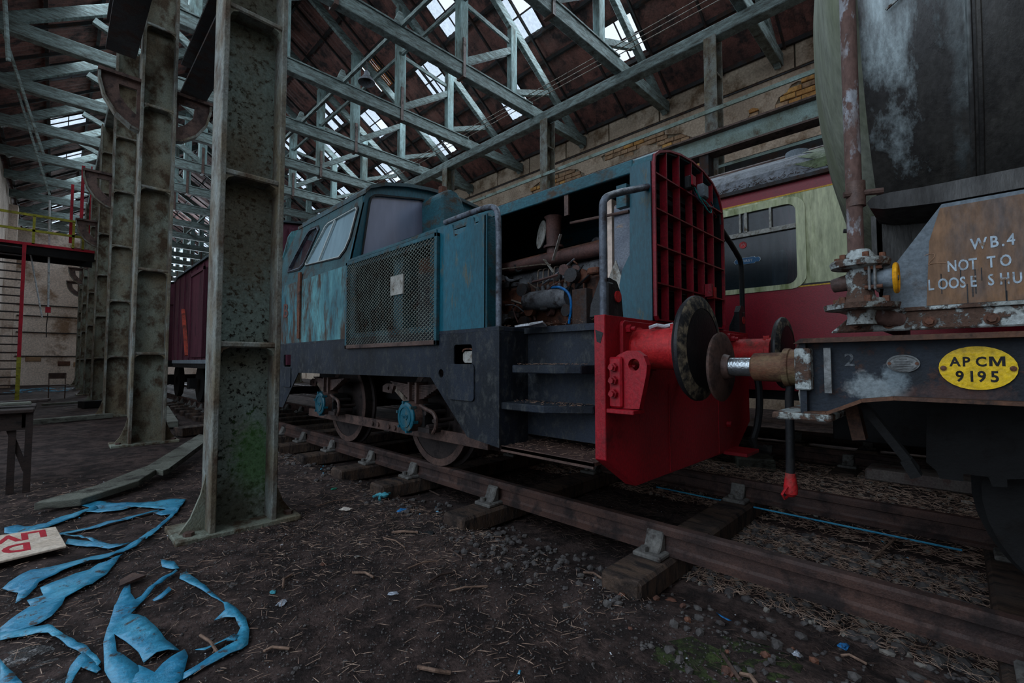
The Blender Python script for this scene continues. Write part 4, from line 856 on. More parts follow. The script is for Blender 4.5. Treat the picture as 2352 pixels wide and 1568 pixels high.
for xc in (2.585, 4.315):
    b_ = MB().lathe((xc, .51, 1.225), (0, 1, 0), [(0, .11), (.012, .11), (.02, .088), (.1, .088), (.105, .094), (.13, .094), (.135, .075), (.27, .072), (.28, .06)], 26).build('buffer_housing', mossbrown, T, smooth=True)
    MB().lathe((xc, .51, 1.225), (0, 1, 0), [(.24, .05), (.42, .05)], 22).build('buffer_shank', chrome, b_, smooth=True)
    MB().lathe((xc, .93, 1.225), (0, 1, 0), [(-.03, .06), (0, .07), (.005, .175), (.015, .19), (.03, .185), (.05, .1), (.055, .01)], 40).build('buffer_head', brownsteel, b_, smooth=True)
    MB().lathe((xc+.07, .56, 1.30), (0, 1, 0), [(0, .014), (.04, .014)], 8).build('bolt', bolthead, b_)
# bolted angle above the solebar
MB().plate([[(.41, 1.375), (.33, 1.45), (-6, 1.455), (-6, 1.385)]], FX(2.36), 0, .03).build('bolted_angle', peel, T, bevel=.006)
MB().beam((2.4, .33, 1.457), (2.4, -6, 1.462), .1, .014).build('angle_top', peel, T)
for y in (.32, .212, .092, -.072, -.2, -.33, -.46):
    r = MB().lathe((2.36, y, 1.405), (-1, 0, 0), [(0, .021), (.006, .021)], 14).build('washer', bolthead, T)
    MB().lathe((2.354, y, 1.405), (-1, 0, 0), [(0, .0145), (.016, .013)], 6).build('bolt', bolthead, r)
# side plate with stencilled warning
MB().plate([[(.22, 1.455), (.235, 1.5), (.222, 1.6), (.045, 1.86), (-2.5, 1.86), (-2.5, 1.455)]], FX(2.4), 0, .014).build('end_gusset', greyplate, T)
MB().plate([[(.1, 1.47), (.085, 1.72), (.05, 1.845), (-2.5, 1.845), (-2.5, 1.47)]], FX(2.397), 0, .003).build('faded_panel', bolster, T)
def st(s_, y, z, sz, m=letterwhite, sx=1.0): text(s_, sz, (2.396, y, z), (0, -1, 0), (0, 0, 1), m, 'stencil_letter', T, .0008, sx=sx, bold=.0012)
for ch, y in (('L', .094), ('O', .066), ('O', .036), ('S', .005), ('E', -.022)): st(ch, y, 1.53, .058, sx=.62)
for ch, y in (('S', -.068), ('H', -.097), ('U', -.128), ('N', -.157), ('T', -.186)): st(ch, y, 1.53, .058, sx=.62)
for ch, y in (('N', .038), ('O', .008), ('T', -.021), ('T', -.068), ('O', -.1)): st(ch, y, 1.595, .058, sx=.62)
for ch, y in (('W', -.028), ('B', -.077), ('.', -.106), ('4', -.12)): st(ch, y, 1.668, .058, sx=.7)
MB().tube(arc([(2.395, .1, 1.668), (2.395, .075, 1.675), (2.395, .068, 1.66), (2.395, .096, 1.628), (2.395, .075, 1.634), (2.395, .04, 1.63)]), .001, 4).build('chalk_mark', chalk, T)
for d in range(14):
    y = random.uniform(-.5, .09); z = random.uniform(1.5, 1.62); MB().box(2.3955, 2.397, y, y+.003, z-random.uniform(.03, .1), z).build('drip', bufferblack, T)
# barrel
BZ, BR = 2.9, 1.15
bl = MB().lathe((3.45, -6.5, BZ), (0, 1, 0), [(0, BR), (6.77, BR)], 96, cap=False).build('barrel', tankm, T, smooth=True)
MB().lathe((3.45, .27, BZ), (0, 1, 0), [(0, BR), (.04, BR-.012), (.09, BR-.05), (.14, BR-.12), (.19, BR-.25), (.24, BR-.45), (.285, .45), (.31, .2), (.318, .01)], 96, cap=False).build('dished_end', tankgreen, T, smooth=True)
for y, r_ in ((-.06, .008), (-.085, .006), (-.6, .008)): MB().lathe((3.45, y, BZ), (0, 1, 0), [(0, BR), (.004, BR+r_), (.014, BR+r_), (.018, BR)], 96, cap=False).build('weld_seam', tankm, bl, smooth=True)
MB().tube(arc([(2.305, .18, 2.66), (2.302, .1, 2.71), (2.3, -.03, 2.78)]), .006, 5).build('weld_repair', peel, bl)
# cradle band under the barrel with rounded end
MB().plate([[(-6, 1.93), (.1, 1.945), (.2, 1.95), (.255, 1.945), (.275, 1.925), (.265, 1.9), (.22, 1.885), (.12, 1.875), (.05, 1.87), (-6, 1.86)]], FX(2.47), -.06, .25).build('cradle_band', tankm, T, bevel=.005)
MB().plate([[(.26, 1.4), (.3, 1.75), (.3, 1.95), (-6, 1.95), (-6, 1.4)]], FX(2.75), 0, .02).build('hopper_side', tankm, T)
MB().plate([[(2.75, 1.4), (4.15, 1.4), (4.15, 1.95), (2.75, 1.95)]], FY(.26), 0, .02).build('hopper_end', tankm, T)
# standpipe, valve and yellow handwheel
px_, py_ = 2.28, .3
MB().cyl((px_, py_, 1.69), (px_, py_, 2.9), .028, n=18).build('standpipe', peelpipe, T, smooth=True)
MB().cyl((px_, py_-.006, 1.88), (px_, py_-.006, 1.98), .033, n=18).build('pipe_clamp', brownsteel, T, smooth=True)
MB().cyl((px_-.03, py_+.03, 1.93), (px_+.02, py_-.09, 1.93), .013, n=8).build('clamp_bolt', brownsteel, T)
MB().cyl((px_+.04, py_+.045, 1.80), (px_+.05, py_+.01, 1.795), .009, n=8).build('nozzle', darksteel, T)
vb = MB().lathe((px_, py_-.01, 1.4), (0, 0, 1), [(0, .05), (.03, .045), (.055, .05), (.06, .12), (.08, .125), (.085, .085), (.1, .08), (.105, .05), (.14, .042), (.2, .048), (.22, .04), (.23, .095), (.25, .1), (.258, .095), (.262, .06), (.3, .035)], 28).build('valve_body', peel, T, smooth=True)
MB().cyl((px_, py_-.02, 1.575), (px_-.0, py_-.115, 1.575), .034, .04, n=18).build('valve_bonnet', greyplate, vb, smooth=True)
for dy in (-.045, -.062): MB().box(px_-.055, px_+.055, py_+dy-.005, py_+dy+.004, 1.53, 1.63).build('bonnet_flange', steelplate, vb, bevel=.003)
for dz in (-.035, .04): MB().cyl((px_-.045, py_-.03, 1.578+dz), (px_-.045, py_-.085, 1.578+dz), .008, n=8).build('bolt', bolthead, vb)
for i in range(6):
    a = i*math.pi/3+.4; MB().lathe((px_+.075*math.cos(a), py_-.01+.075*math.sin(a), 1.645), (0, 0, 1), [(0, .011), (.034, .011)], 6).build('bolt', bolthead, vb)
    MB().lathe((px_+.082*math.cos(a), py_-.01+.082*math.sin(a), 1.458), (0, 0, 1), [(0, .012), (.05, .012)], 6).build('bolt', bolthead, vb)
MB().cyl((px_+.02, py_+.02, 1.58), (px_+.03, py_+.085, 1.57), .035, .028, n=14).build('side_port', brownsteel, vb, smooth=True)
MB().cyl((px_, py_-.11, 1.575), (px_, py_-.13, 1.575), .01, n=8).build('spindle', steelplate, vb)
hw = MB(); ctr = Vector((px_, py_-.122, 1.575))
ring = [ctr+Vector((.052*math.cos(a), 0, .052*math.sin(a))) for a in [i*math.pi/12 for i in range(25)]]
hw.tube(ring, .0085, 8)
for i in range(4):
    a = i*math.pi/2+.5; hw.cyl(ctr, ctr+Vector((.05*math.cos(a), 0, .05*math.sin(a))), .006, n=6)
hw.build('handwheel', yellowwheel, vb, smooth=True)
MB().tube(arc([(px_-.01, py_+.07, 1.49), (px_, py_+.02, 1.47), (px_+.05, py_-.06, 1.43), (px_+.1, py_-.12, 1.42)]), .033, 12).build('inlet_elbow', peelpipe, T, smooth=True)
# plates
def oval(y, z, ry, rz, m, name, th=.004):
    pts = []
    for i in range(28):
        a = 2*math.pi*i/28; c_, s_ = math.cos(a), math.sin(a); pts.append((y+ry*math.copysign(abs(c_)**1.0, c_), z+rz*math.copysign(abs(s_)**.9, s_)*(1-.12*abs(c_)**4)))
    return MB().plate([pts], FX(SX+.036), -th, 0).build(name, m, T)
big_ = oval(-.029, 1.229, .1, .078, yellow, 'number_plate', .006)
for ch, y, z, sz, sx in (('A', .040, 1.236, .047, .85), ('P', .008, 1.236, .047, .85), ('C', -.026, 1.236, .047, .85), ('9', .027, 1.181, .053, .85), ('1', -.004, 1.181, .053, .85), ('9', -.029, 1.181, .053, .85), ('5', -.061, 1.181, .053, .85)):
    text(ch, sz, (SX+.030, y, z), (0, -1, 0), (0, 0, 1), letterblack, 'letter', big_, .0005, bold=.0015, sx=sx)
MB().plate([[(-.060, 1.236), (-.068, 1.236), (-.068, 1.258), (-.0765, 1.236), (-.0825, 1.236), (-.091, 1.258), (-.091, 1.236), (-.099, 1.236), (-.099, 1.27), (-.0885, 1.27), (-.0795, 1.247), (-.0705, 1.27), (-.060, 1.27)]], FX(SX+.030), -.001, .001).build('letter', letterblack, big_)
for y in (.058, -.117): MB().lathe((SX+.030, y, 1.228), (-1, 0, 0), [(0, .009), (.005, .009), (.007, .004)], 12).build('rivet', bolthead, big_)
small = oval(.172, 1.245, .05, .034, steelplate, 'builder_plate', .005)
for y in (.213, .131): MB().lathe((SX+.031, y, 1.245), (-1, 0, 0), [(0, .006), (.003, .006)], 10).build('rivet', bolthead, small)
MB().plate([circ(.172, 1.245, .046, 24, .030), circ(.172, 1.245, .042, 24, .027)], FX(SX+.0305), -.0015, 0).build('plate_border', platemark, small)
for z_, hw_ in ((1.262, .012), (1.252, .028), (1.243, .022), (1.234, .03), (1.225, .024)): MB().box(SX+.029, SX+.031, .172-hw_, .172+hw_, z_-.0018, z_+.0018).build('worn_relief_line', platemark, small)
text('2', .075, (SX+.038, .36, 1.235), (0, -1, 0), (0, 0, 1), letterfaint, 'faded_figure', T, .001, bold=.001)
# running gear in shadow
for s_, xx in ((1, 2.42), (-1, 4.48)):
    MB().plate([[(.12, 1.09), (.13, .83), (.1, .8), (.09, .77), (.02, .77), (.02, .8), (-.05, .8), (-.06, .765), (-.1, .77), (-.1, .8), (-.2, .82), (-.32, 1.09)]], FX(xx+.2*s_), -.02*s_, .0).build('axleguard', black, T)
    MB().lathe((xx+.32*s_, -.5, .72), (s_, 0, 0), [(0, .47), (.12, .47), (.125, .5), (.14, .5)], 36).build('wheel', black, T, smooth=True)
MB().beam((2.42, .33, 1.1), (2.45, .155, .82), .03, .06, (1, 0, 0)).build('brake_lever', black, T)
MB().beam((2.42, .18, .86), (2.42, .15, .8), .035, .075, (1, 0, 0)).build('lever_end', black, T)
MB().beam((2.6, .38, 1.08), (2.6, .35, .9), .05, .08, (1, 0, 0)).build('hanger', solerust, T)
MB().box(3.1, 3.2, -6, .4, .85, 1.3).build('centre_frame', black, T); MB().box(3.7, 3.8, -6, .4, .85, 1.3).build('centre_frame', black, T)
MB().box(2.6, 4.3, -6, -.3, 1.25, 1.33).build('underfloor', black, T)
MB().beam((2.2, -.11, .62), (2.2, -.17, 1.0), .01, .05, (1, 0, 0)).build('brake_lever_guide', black, T)
MB().tube(arc([(2.6, .52, 1.2), (2.6, .6, 1.19), (2.6, .63, 1.12), (2.6, .63, .95), (2.6, .632, .8), (2.6, .635, .67)]), .02, 10).build('brake_hose', rubber, T, smooth=True)
MB().lathe((2.6, .634, .7), (.0, .0, -1), [(0, .022), (.03, .026), (.07, .032), (.1, .03), (.115, .015)], 14).build('hose_coupling', redlit, T, smooth=True)
MB().tube([(2.56, .64, .64), (2.55, .66, .60), (2.57, .655, .575), (2.6, .65, .58)], .006, 6).build('coupling_lip', redlit, T)
MB().tube([(2.5, .55, 1.16), (2.49, .56, 1.1), (2.5, .555, 1.05)], .006, 5).build('torn_tape', aluwhite, T)
MB().box(4.0, 4.25, .515, .55, 1.1, 1.14).build('coupler_bracket', redrail, T)
# ================================================================== PASSENGER CARRIAGE
K1 = empty('passenger_carriage', (6.9, 2, .2), 'cream and maroon passenger carriage standing behind the tank wagon', 'carriage')
CX = 5.45; Y0, Y1 = -8.0, 11.5
wins = []
y = 1.213-2.1*4
while y < 11: wins.append((y, y+1.5)); y += 2.1
loops = [rrect(a, b_, 2.075, 2.93, .09, 5) for a, b_ in wins if a > Y0+.2 and b_ < Y1-.2]
for xx, s_ in ((CX, 1), (8.35, -1)):
    MB().plate([[(Y0, 2.06), (Y1, 2.06), (Y1, 3.025), (Y0, 3.025)]]+loops, FX(xx), 0, .04*s_).build('cream_side', cream, K1)
    MB().plate([[(Y0, .95), (Y1, .95), (Y1, 2.03), (Y0, 2.03)]], FX(xx), 0, .04*s_).build('maroon_side', maroon, K1)
    MB().plate([[(Y0, 3.04), (Y1, 3.04), (Y1, 3.16), (Y0, 3.16)]], FX(xx), 0, .04*s_).build('cantrail', maroon, K1)
    for z in (2.03, 3.025): MB().box(min(xx-.003*s_, xx+.04*s_), max(xx-.003*s_, xx+.04*s_), Y0, Y1, z, z+.015).build('gold_lining', goldline, K1)
    MB().box(min(xx-.004*s_, xx+.04*s_), max(xx-.004*s_, xx+.04*s_), Y0, Y1, 2.045, 2.062).build('black_lining', bufferblack, K1)
ra = [(5.41, 3.17), (5.42, 3.22), (5.48, 3.34), (5.6, 3.46), (5.8, 3.57), (6.1, 3.65), (6.5, 3.71), (6.9, 3.73)]
ra = ra + [(13.8-x, z) for x, z in reversed(ra[:-1])]
q = MB()
for (x0, z0), (x1, z1) in zip(ra, ra[1:]):
    for j in range(13): y0 = Y0+1.5*j; q.add([(x0, y0, z0), (x1, y0, z1), (x1, y0+1.5, z1), (x0, y0+1.5, z0)], [(0, 1, 2, 3)])
q.build('roof', coachroof, K1, smooth=True)
q = MB()
for (x0, z0), (x1, z1) in zip(ra[1:8], ra[2:8]):
    q.add([(x0-.004, -1.2, z0+.006), (x1-.004, -1.2, z1+.008), (x1-.004, 1.22, z1+.008), (x0-.004, 1.02+.1*(z0-3.2), z0+.006)], [(0, 1, 2, 3)])
q.build('roof_moss', coachmoss, K1, smooth=True)
MB().box(5.385, 5.45, Y0, Y1, 3.15, 3.19).build('gutter', darksteel, K1)
q = MB()
for i in range(900):
    y = random.uniform(-.5, 5); a = Vector((5.40+random.uniform(-.01, .06), y, 3.2+random.uniform(-.01, .05))); d = Vector((random.uniform(-.02, .03), random.uniform(-.06, .06), random.uniform(-.05, .03)))
    q.beam(a, a+d, .004, .004)
q.build('leaf_litter', twigd, K1, kind='stuff')
MB().cyl((6.2, 1.35, 3.62), (6.2, 1.35, 3.76), .12, n=18).build('roof_ventilator', greyplate, K1)
for a, b_ in wins:
    if a < Y0+.2 or b_ > Y1-.2: continue
    w_ = MB().plate([rrect(a-.085, b_+.085, 2.0+.02, 3.0, .14, 5), rrect(a, b_, 2.075, 2.93, .09, 5)], FX(CX), -.012, 0).build('window_surround', cream, K1)
    MB().plate([rrect(a-.01, b_+.01, 2.07, 2.93, .09, 5)], FX(CX), .02, .026).build('window_pane', coachglass, w_)
    MB().box(CX-.014, CX+.02, a, b_, 2.66, 2.71).build('transom', aluwhite, w_, bevel=.004)
    for yy, ww in ((a+.24, .022), (a+.49, .03), (a+.55, .018), (b_-.3, .022)): MB().box(CX-.014, CX+.02, yy-ww/2, yy+ww/2, 2.7, 2.93).build('ventlight_bar', aluwhite, w_)
    for y0 in (a, b_-.13):     # gathered curtain
        cu = MB(); n = 12
        vs = []; fs = []
        for r_ in range(7):
            z = 2.92-.84*r_/6; wd_ = (.34, .3, .22, .14, .1, .1, .12)[r_]
            for i in range(n+1):
                t = i/n; yy = (y0+wd_*t) if y0 == a else (b_-wd_*t)
                vs.append((CX+.07+.012*math.sin(i*2.1), yy, z))
        for r_ in range(6):
            for i in range(n): k = r_*(n+1)+i; fs.append((k, k+1, k+n+2, k+n+1))
        cu.add(vs, fs).build('curtain', curtain, K1, smooth=True)
    st_ = MB().box(CX+.2, CX+.75, a+.15, a+.3, 1.4, 2.5).build('seat_back', seatm, K1, bevel=.03)
    MB().box(CX+.2, CX+.75, a+.3, a+.7, 1.4, 1.55).build('seat_cushion', seatm, K1, bevel=.02)
    MB().box(CX+.1, CX+.7, a+.72, b_-.25, 2.05, 2.09).build('table_top', bolster, K1)
tr = MB().plate([circ(1.745, 2.575, .04, 20)], FX(CX+.02), -.006, -.004).build('round_transfer', redroundel, K1)
MB().tube([(CX+.013, 1.765, 2.56), (CX+.013, 1.755, 2.585), (CX+.013, 1.745, 2.57), (CX+.013, 1.735, 2.59), (CX+.013, 1.725, 2.565)], .002, 4).build('emblem_mark', whitetr, tr)
tot = [(1.84, 2.39), (1.82, 2.415), (1.78, 2.415), (1.77, 2.425), (1.63, 2.425), (1.62, 2.415), (1.585, 2.415), (1.57, 2.4), (1.57, 2.38), (1.585, 2.365), (1.62, 2.365), (1.63, 2.355), (1.77, 2.355), (1.78, 2.365), (1.82, 2.365)]
MB().plate([off(tot, .006)], FX(CX+.02), -.008, -.006).build('transfer_edge', whitetr, K1)
MB().plate([tot], FX(CX+.02), -.010, -.008).build('transfer_plate', blueplate, K1)
text('FIRST', .042, (CX+.009, 1.755, 2.375), (0, -1, 0), (0, 0, 1), whitetr, 'transfer_letters', K1, .0006, sx=1.1)
MB().box(CX+1.6, CX+1.64, Y0+.1, Y1-.1, 1.24, 3.1).build('dark_backing', darksteel, K1)  # unseen backing, added so the windows look dark inside
MB().box(CX+.1, 8.25, Y0, Y1, 1.2, 1.24).build('carriage_floor', darksteel, K1)
MB().box(5.4, 8.4, Y1-.04, Y1, .95, 3.2).build('end_wall', maroon, K1); MB().box(5.4, 8.4, Y0, Y0+.04, .95, 3.2).build('end_wall', maroon, K1)
MB().box(5.6, 8.2, Y0, Y1, .88, .98).build('underframe', black, K1); MB().box(5.48, 5.55, Y0, Y1, .85, .98).build('truss_rod', black, K1)
for yb in (-6, 8.5):
    MB().box(5.7, 5.78, yb-1.3, yb+1.3, .55, .8).build('bogie_frame', black, K1); MB().box(8.0, 8.08, yb-1.3, yb+1.3, .55, .8).build('bogie_frame', black, K1)
    for dy in (-.9, .9):
        for xx in (6.6, 8.1): MB().lathe((xx-.06, yb+dy, .66), (1, 0, 0), [(0, .46), (.12, .46)], 28).build('wheel', black, K1, smooth=True)
for yb in (.2, 2.2, 3.6): MB().box(5.75, 6.3, yb, yb+.8, .45, .88).build('battery_box', black, K1, bevel=.01)
# ================================================================== VANS
def van(y0, ln, label, details=True):
    V = empty('goods_van', (3.45, y0+ln/2, .25), label, 'goods van', 'maroon vans behind the locomotive')
    x0, x1 = 2.18, 4.72; y1 = y0+ln
    MB().box(x0, x0+.03, y0, y1, 1.3, 3.4).build('side_wall', vanm, V); MB().box(x1-.03, x1, y0, y1, 1.3, 3.4).build('side_wall', vanm, V)
    ep = [(x0, 1.3), (x0, 3.4), (2.6, 3.56), (3.45, 3.64), (4.3, 3.56), (x1, 3.4), (x1, 1.3)]
    MB().plate([ep], FY(y0), 0, .03).build('end_wall', vanm, V); MB().plate([ep], FY(y1), -.03, 0).build('end_wall', vanm, V)
    rp = [(x0-.06, 3.4), (x0-.02, 3.46), (2.6, 3.6), (3.0, 3.65), (3.45, 3.67), (3.9, 3.65), (4.3, 3.6), (x1+.02, 3.46), (x1+.06, 3.4)]
    q = MB()
    for (a, za), (b_, zb) in zip(rp, rp[1:]):
        q.add([(a, y0-.05, za), (b_, y0-.05, zb), (b_, y1+.05, zb), (a, y1+.05, za), (a, y0-.05, za-.03), (b_, y0-.05, zb-.03), (b_, y1+.05, zb-.03), (a, y1+.05, za-.03)], [(0, 1, 2, 3), (7, 6, 5, 4), (0, 4, 5, 1), (3, 2, 6, 7), (0, 3, 7, 4), (1, 5, 6, 2)])
    q.build('roof', vanroof, V, smooth=True)
    for x in (2.75, 3.1, 3.8, 4.2): MB().box(x-.04, x+.04, y0-.06, y0, 1.2, 3.5).build('end_post', vanm, V, bevel=.006)
    MB().box(2.78, 2.83, y0-.09, y0-.06, 2.7, 3.3).build('grab_rail', darksteel, V); MB().box(2.2, 4.7, y0-.03, y0, 2.85, 2.9).build('end_rail', vanm, V)
    n = int(ln/.62)
    for i in range(n+1):
        y = y0+ln*i/n; MB().box(x0-.025, x0, y-.02, y+.02, 1.3, 3.35).build('side_strip', vanm, V)
    ym = y0+ln*.55
    d = MB().box(x0-.05, x0, ym-.65, ym+.65, 1.35, 3.2).build('sliding_door', vanm, V, bevel=.008)
    for yy in (ym-.65, ym+.6): MB().box(x0-.08, x0-.05, yy, yy+.06, 1.35, 3.25).build('door_stile', vanm, d)
    MB().box(x0-.08, x0-.05, ym-.65, ym+.65, 3.15, 3.22).build('door_head', vanm, d)
    MB().beam((x0-.06, ym+1.5, 2.5), (x0-.06, ym+.9, 1.4), .04, .07, (1, 0, 0)).build('diagonal_brace', orangepaint, V)
    MB().box(x0, x1, y0, y1, 1.12, 1.3).build('underframe', black, V); MB().box(x0-.02, x0+.02, y0, y1, 1.22, 1.3).build('sole_edge', greyplate, V)
    for yy in (y0+1.0, y1-1.0):
        for xx in (2.64, 4.26): MB().lathe((xx-.06, yy, .72), (1, 0, 0), [(0, .47), (.12, .47)], 28).build('wheel', black, V, smooth=True)
        MB().box(2.35, 2.5, yy-.15, yy+.15, .6, .85).build('axlebox', black, V); MB().cyl((2.6, yy, .72), (4.3, yy, .72), .07).build('axle', black, V)
    MB().tube([(2.3, y0+2.6, 1.1), (2.28, y0+2.6, .9), (2.28, y0+2.4, .7), (2.28, y0+2.2, .6), (2.28, y0+2.1, .9), (2.28, y0+2.1, 1.1)], .012, 5).build('hanging_hose', ropem, V)
    return V
van(8.0, 6.6, 'maroon goods van coupled behind the locomotive cab')
van(15.6, 6.6, 'second maroon goods van, farther down the line')
# ================================================================== LEFT SIDE: walkway, ladder, table, chair, timbers
G = empty('walkway', (-.3, 20, 4.8), 'raised steel walkway with yellow and red handrail crossing at the far left', 'walkway')
MB().box(-1.78, .8, 19.5, 21.0, 4.7, 4.78).build('deck', redrail, G); MB().box(-1.78, .8, 19.55, 19.7, 4.45, 4.7).build('edge_beam', black, G); MB().box(-1.78, .8, 20.8, 20.95, 4.45, 4.7).build('edge_beam', black, G)
for z in (5.16, 5.62): MB().box(-1.78, .82, 19.5, 19.54, z-.04, z+.03).build('handrail', yellowrail, G)
for x in (-.55, .3, .52):
    MB().box(x-.03, x+.03, 19.5, 19.56, 4.75, 5.6).build('handrail_post', yellowrail, G)
MB().box(.42, .5, 19.56, 19.62, 5.55, 7.45).build('tall_post', redrail, G); MB().box(.2, .27, 19.6, 19.66, 4.95, 6.8).build('tall_post', redrail, G); MB().box(.64, .67, 19.6, 19.64, 5.0, 7.5).build('tall_post', redrail, G)
for x in (-1.6, -1.1, -.6, -.1, .4): MB().box(x, x+.06, 19.6, 20.9, 4.62, 4.7).build('joist', black, G)
Ld = empty('ladder', (-1.2, 19.4, 0), 'wide ladder with many thin rungs below the walkway at the left edge', 'ladder')
MB().box(-.76, -.68, 19.38, 19.44, .0, 4.7).build('stile', redrail, Ld); MB().box(-.765, -.675, 19.37, 19.378, .0, 1.4).build('painted_foot', yellowrail, Ld)
MB().box(-1.7, -1.62, 19.38, 19.44, .0, 4.7).build('stile', redrail, Ld)
for i in range(19): MB().cyl((-1.66, 19.41, .35+.235*i), (-.72, 19.41, .35+.235*i), .022, n=6).build('rung', darksteel, Ld)
ob = MB().cyl((-.18, 19.7, 2.9), (-.25, 19.7, 6.2), .025, n=6).build('conduit', whitetube, org=(-.2, 19.7, 3)); tag(ob, 'white tube hanging below the walkway, red box at its end', 'tube', 'white tubes under the walkway')
MB().box(-.24, -.12, 19.66, 19.74, 2.75, 2.92).build('switch_box', redrail, ob)
MB().tube([(-.18, 19.7, 2.75), (-.2, 19.7, 2.3), (-.19, 19.7, 2.0)], .012, 5).build('loose_cable', darksteel, ob)
ob = MB().cyl((-.3, 19.8, 2.6), (-.62, 19.8, 4.6), .02, n=6).build('conduit', whitetube, org=(-.4, 19.8, 3)); tag(ob, 'white tube leaning slanted below the walkway, left of the straight one', 'tube', 'white tubes under the walkway')
# broken hanging battens in the left roof
for i, (p_, q_) in enumerate((((-1.1, 15.85, 9.06), (-.35, 16.1, 6.4)), ((-.95, 12.7, 9.06), (-.8, 12.8, 7.0)), ((-1.0, 19.0, 9.06), (-.25, 19.1, 6.2)))):
    ob = MB().beam(p_, q_, .05, .05).build('hanging_batten', timber, org=p_); tag(ob, ('broken batten hanging from the left trusses, steepest slant', 'thin batten hanging nearly upright from the left trusses', 'broken batten hanging behind the others above the walkway')[i], 'batten', 'battens hanging from the left roof')
# table
Tb = empty('table', (-.5, 6.7, 0), 'dark broken wooden table standing at the left edge', 'table')
MB().box(-1.4, -.12, 6.4, 7.3, .76, .8).build('table_top', tablem, Tb, bevel=.008); MB().box(-1.3, -.15, 6.45, 6.49, .6, .76).build('apron', tablem, Tb); MB().box(-.2, -.15, 6.45, 7.2, .62, .76).build('apron', tablem, Tb)
for x, y in ((-.15, 6.46), (-.26, 6.5), (-.17, 7.2), (-1.3, 6.5), (-1.3, 7.2)): MB().beam((x, y, 0), (x, y, .76), .05, .05, (0, 1, 0)).build('leg', tablem, Tb)
MB().beam((-.16, 6.5, .2), (-.3, 6.52, .66), .04, .04, (0, 1, 0)).build('brace', tablem, Tb)
for i, (p_, q_, lb) in enumerate((((-1.2, 6.6, .83), (-.15, 6.7, .84), 'pale board lying on the broken table'), ((-1.0, 6.9, .82), (-.02, 6.75, .86), 'dark split board sticking out over the table corner'))):
    ob = MB().beam(p_, q_, .12, .03).build('loose_board', (plankm, tablem)[i], bevel=.005, org=p_); tag(ob, lb, 'board', 'boards on the table')
# chair
Ch = empty('chair', (.09, 22.0, 0), 'small brown tube chair standing far off before the white wall', 'chair')
for x in (-.1, .3):
    MB().tube([(x, 22.0, 0), (x, 22.0, .46), (x-.01, 22.28, .84)], .014, 6).build('leg', brownsteel, Ch); MB().tube([(x, 22.36, 0), (x, 22.25, .46)], .014, 6).build('leg', brownsteel, Ch)
MB().box(-.12, .32, 21.98, 22.36, .45, .48).build('seat', brownsteel, Ch, bevel=.008); MB().box(-.12, .32, 22.26, 22.3, .68, .88).build('backrest', brownsteel, Ch, bevel=.008)
# fallen plank, broken in two
Pk = empty('fallen_plank', (.7, 6.2, 0), 'long grey plank, split in the middle, behind the mossy column', 'plank')
MB().plate([[(1.55, 8.1), (1.68, 7.85), (.9, 6.05), (.84, 5.98), (.78, 6.12), (.72, 6.08), (.70, 6.22)]], lambda u, v, w_: (u, v, .12+.03*(v-6)+w_), -.06, 0).build('board', plankm, Pk, bevel=.006)
MB().plate([[(.74, 6.3), (.8, 6.1), (.62, 5.75), (.2, 5.42), (-.08, 5.5), (-.04, 5.56), (.3, 5.78), (.6, 6.15)]], lambda u, v, w_: (u, v, .09+.06*(v-5.6)+w_), -.06, 0).build('board', plankm, Pk, bevel=.006)
# timbers lying farther back
for i, (p_, q_, w_, h_, lb) in enumerate((((-.3, 13.2, .06), (.95, 13.6, .06), .14, .1, 'long timber lying on the earth in front of the third column'),
        ((.55, 17.0, .1), (1.2, 17.3, .1), .3, .18, 'dark block with pale top beside the fourth column'), ((-.2, 18.5, .05), (.8, 18.9, .05), .1, .06, 'thin batten on the earth before the far block'),
        ((1.6, 10.6, .08), (2.0, 14.5, .08), .2, .12, 'timber lying beside the van wheels'), ((1.5, 9.4, .08), (2.1, 9.6, .08), .28, .14, 'dark sleeper end beside the second column'), ((1.4, 12.0, .06), (1.9, 12.3, .06), .14, .07, 'short batten near the van'))):
    ob = MB().beam(p_, q_, w_, h_).build('loose_timber', (plankm, black, plankm, plankm, sleeperm, plankm)[i], bevel=.008, org=p_); tag(ob, lb, 'timber', 'timbers lying in the left aisle')
q = MB()
for i in range(40):
    y = random.uniform(26, 31); x = random.uniform(-1.3, .7); q.beam((x, y, .03), (x+random.uniform(-.4, .4), y+random.uniform(-.3, .3), .05), .12, .01)
ob = q.build('blue_sheeting_scraps', tarp, org=(-.3, 29, 0)); tag(ob, 'torn blue sheeting scattered before the far white wall', 'sheeting', None, 'stuff')
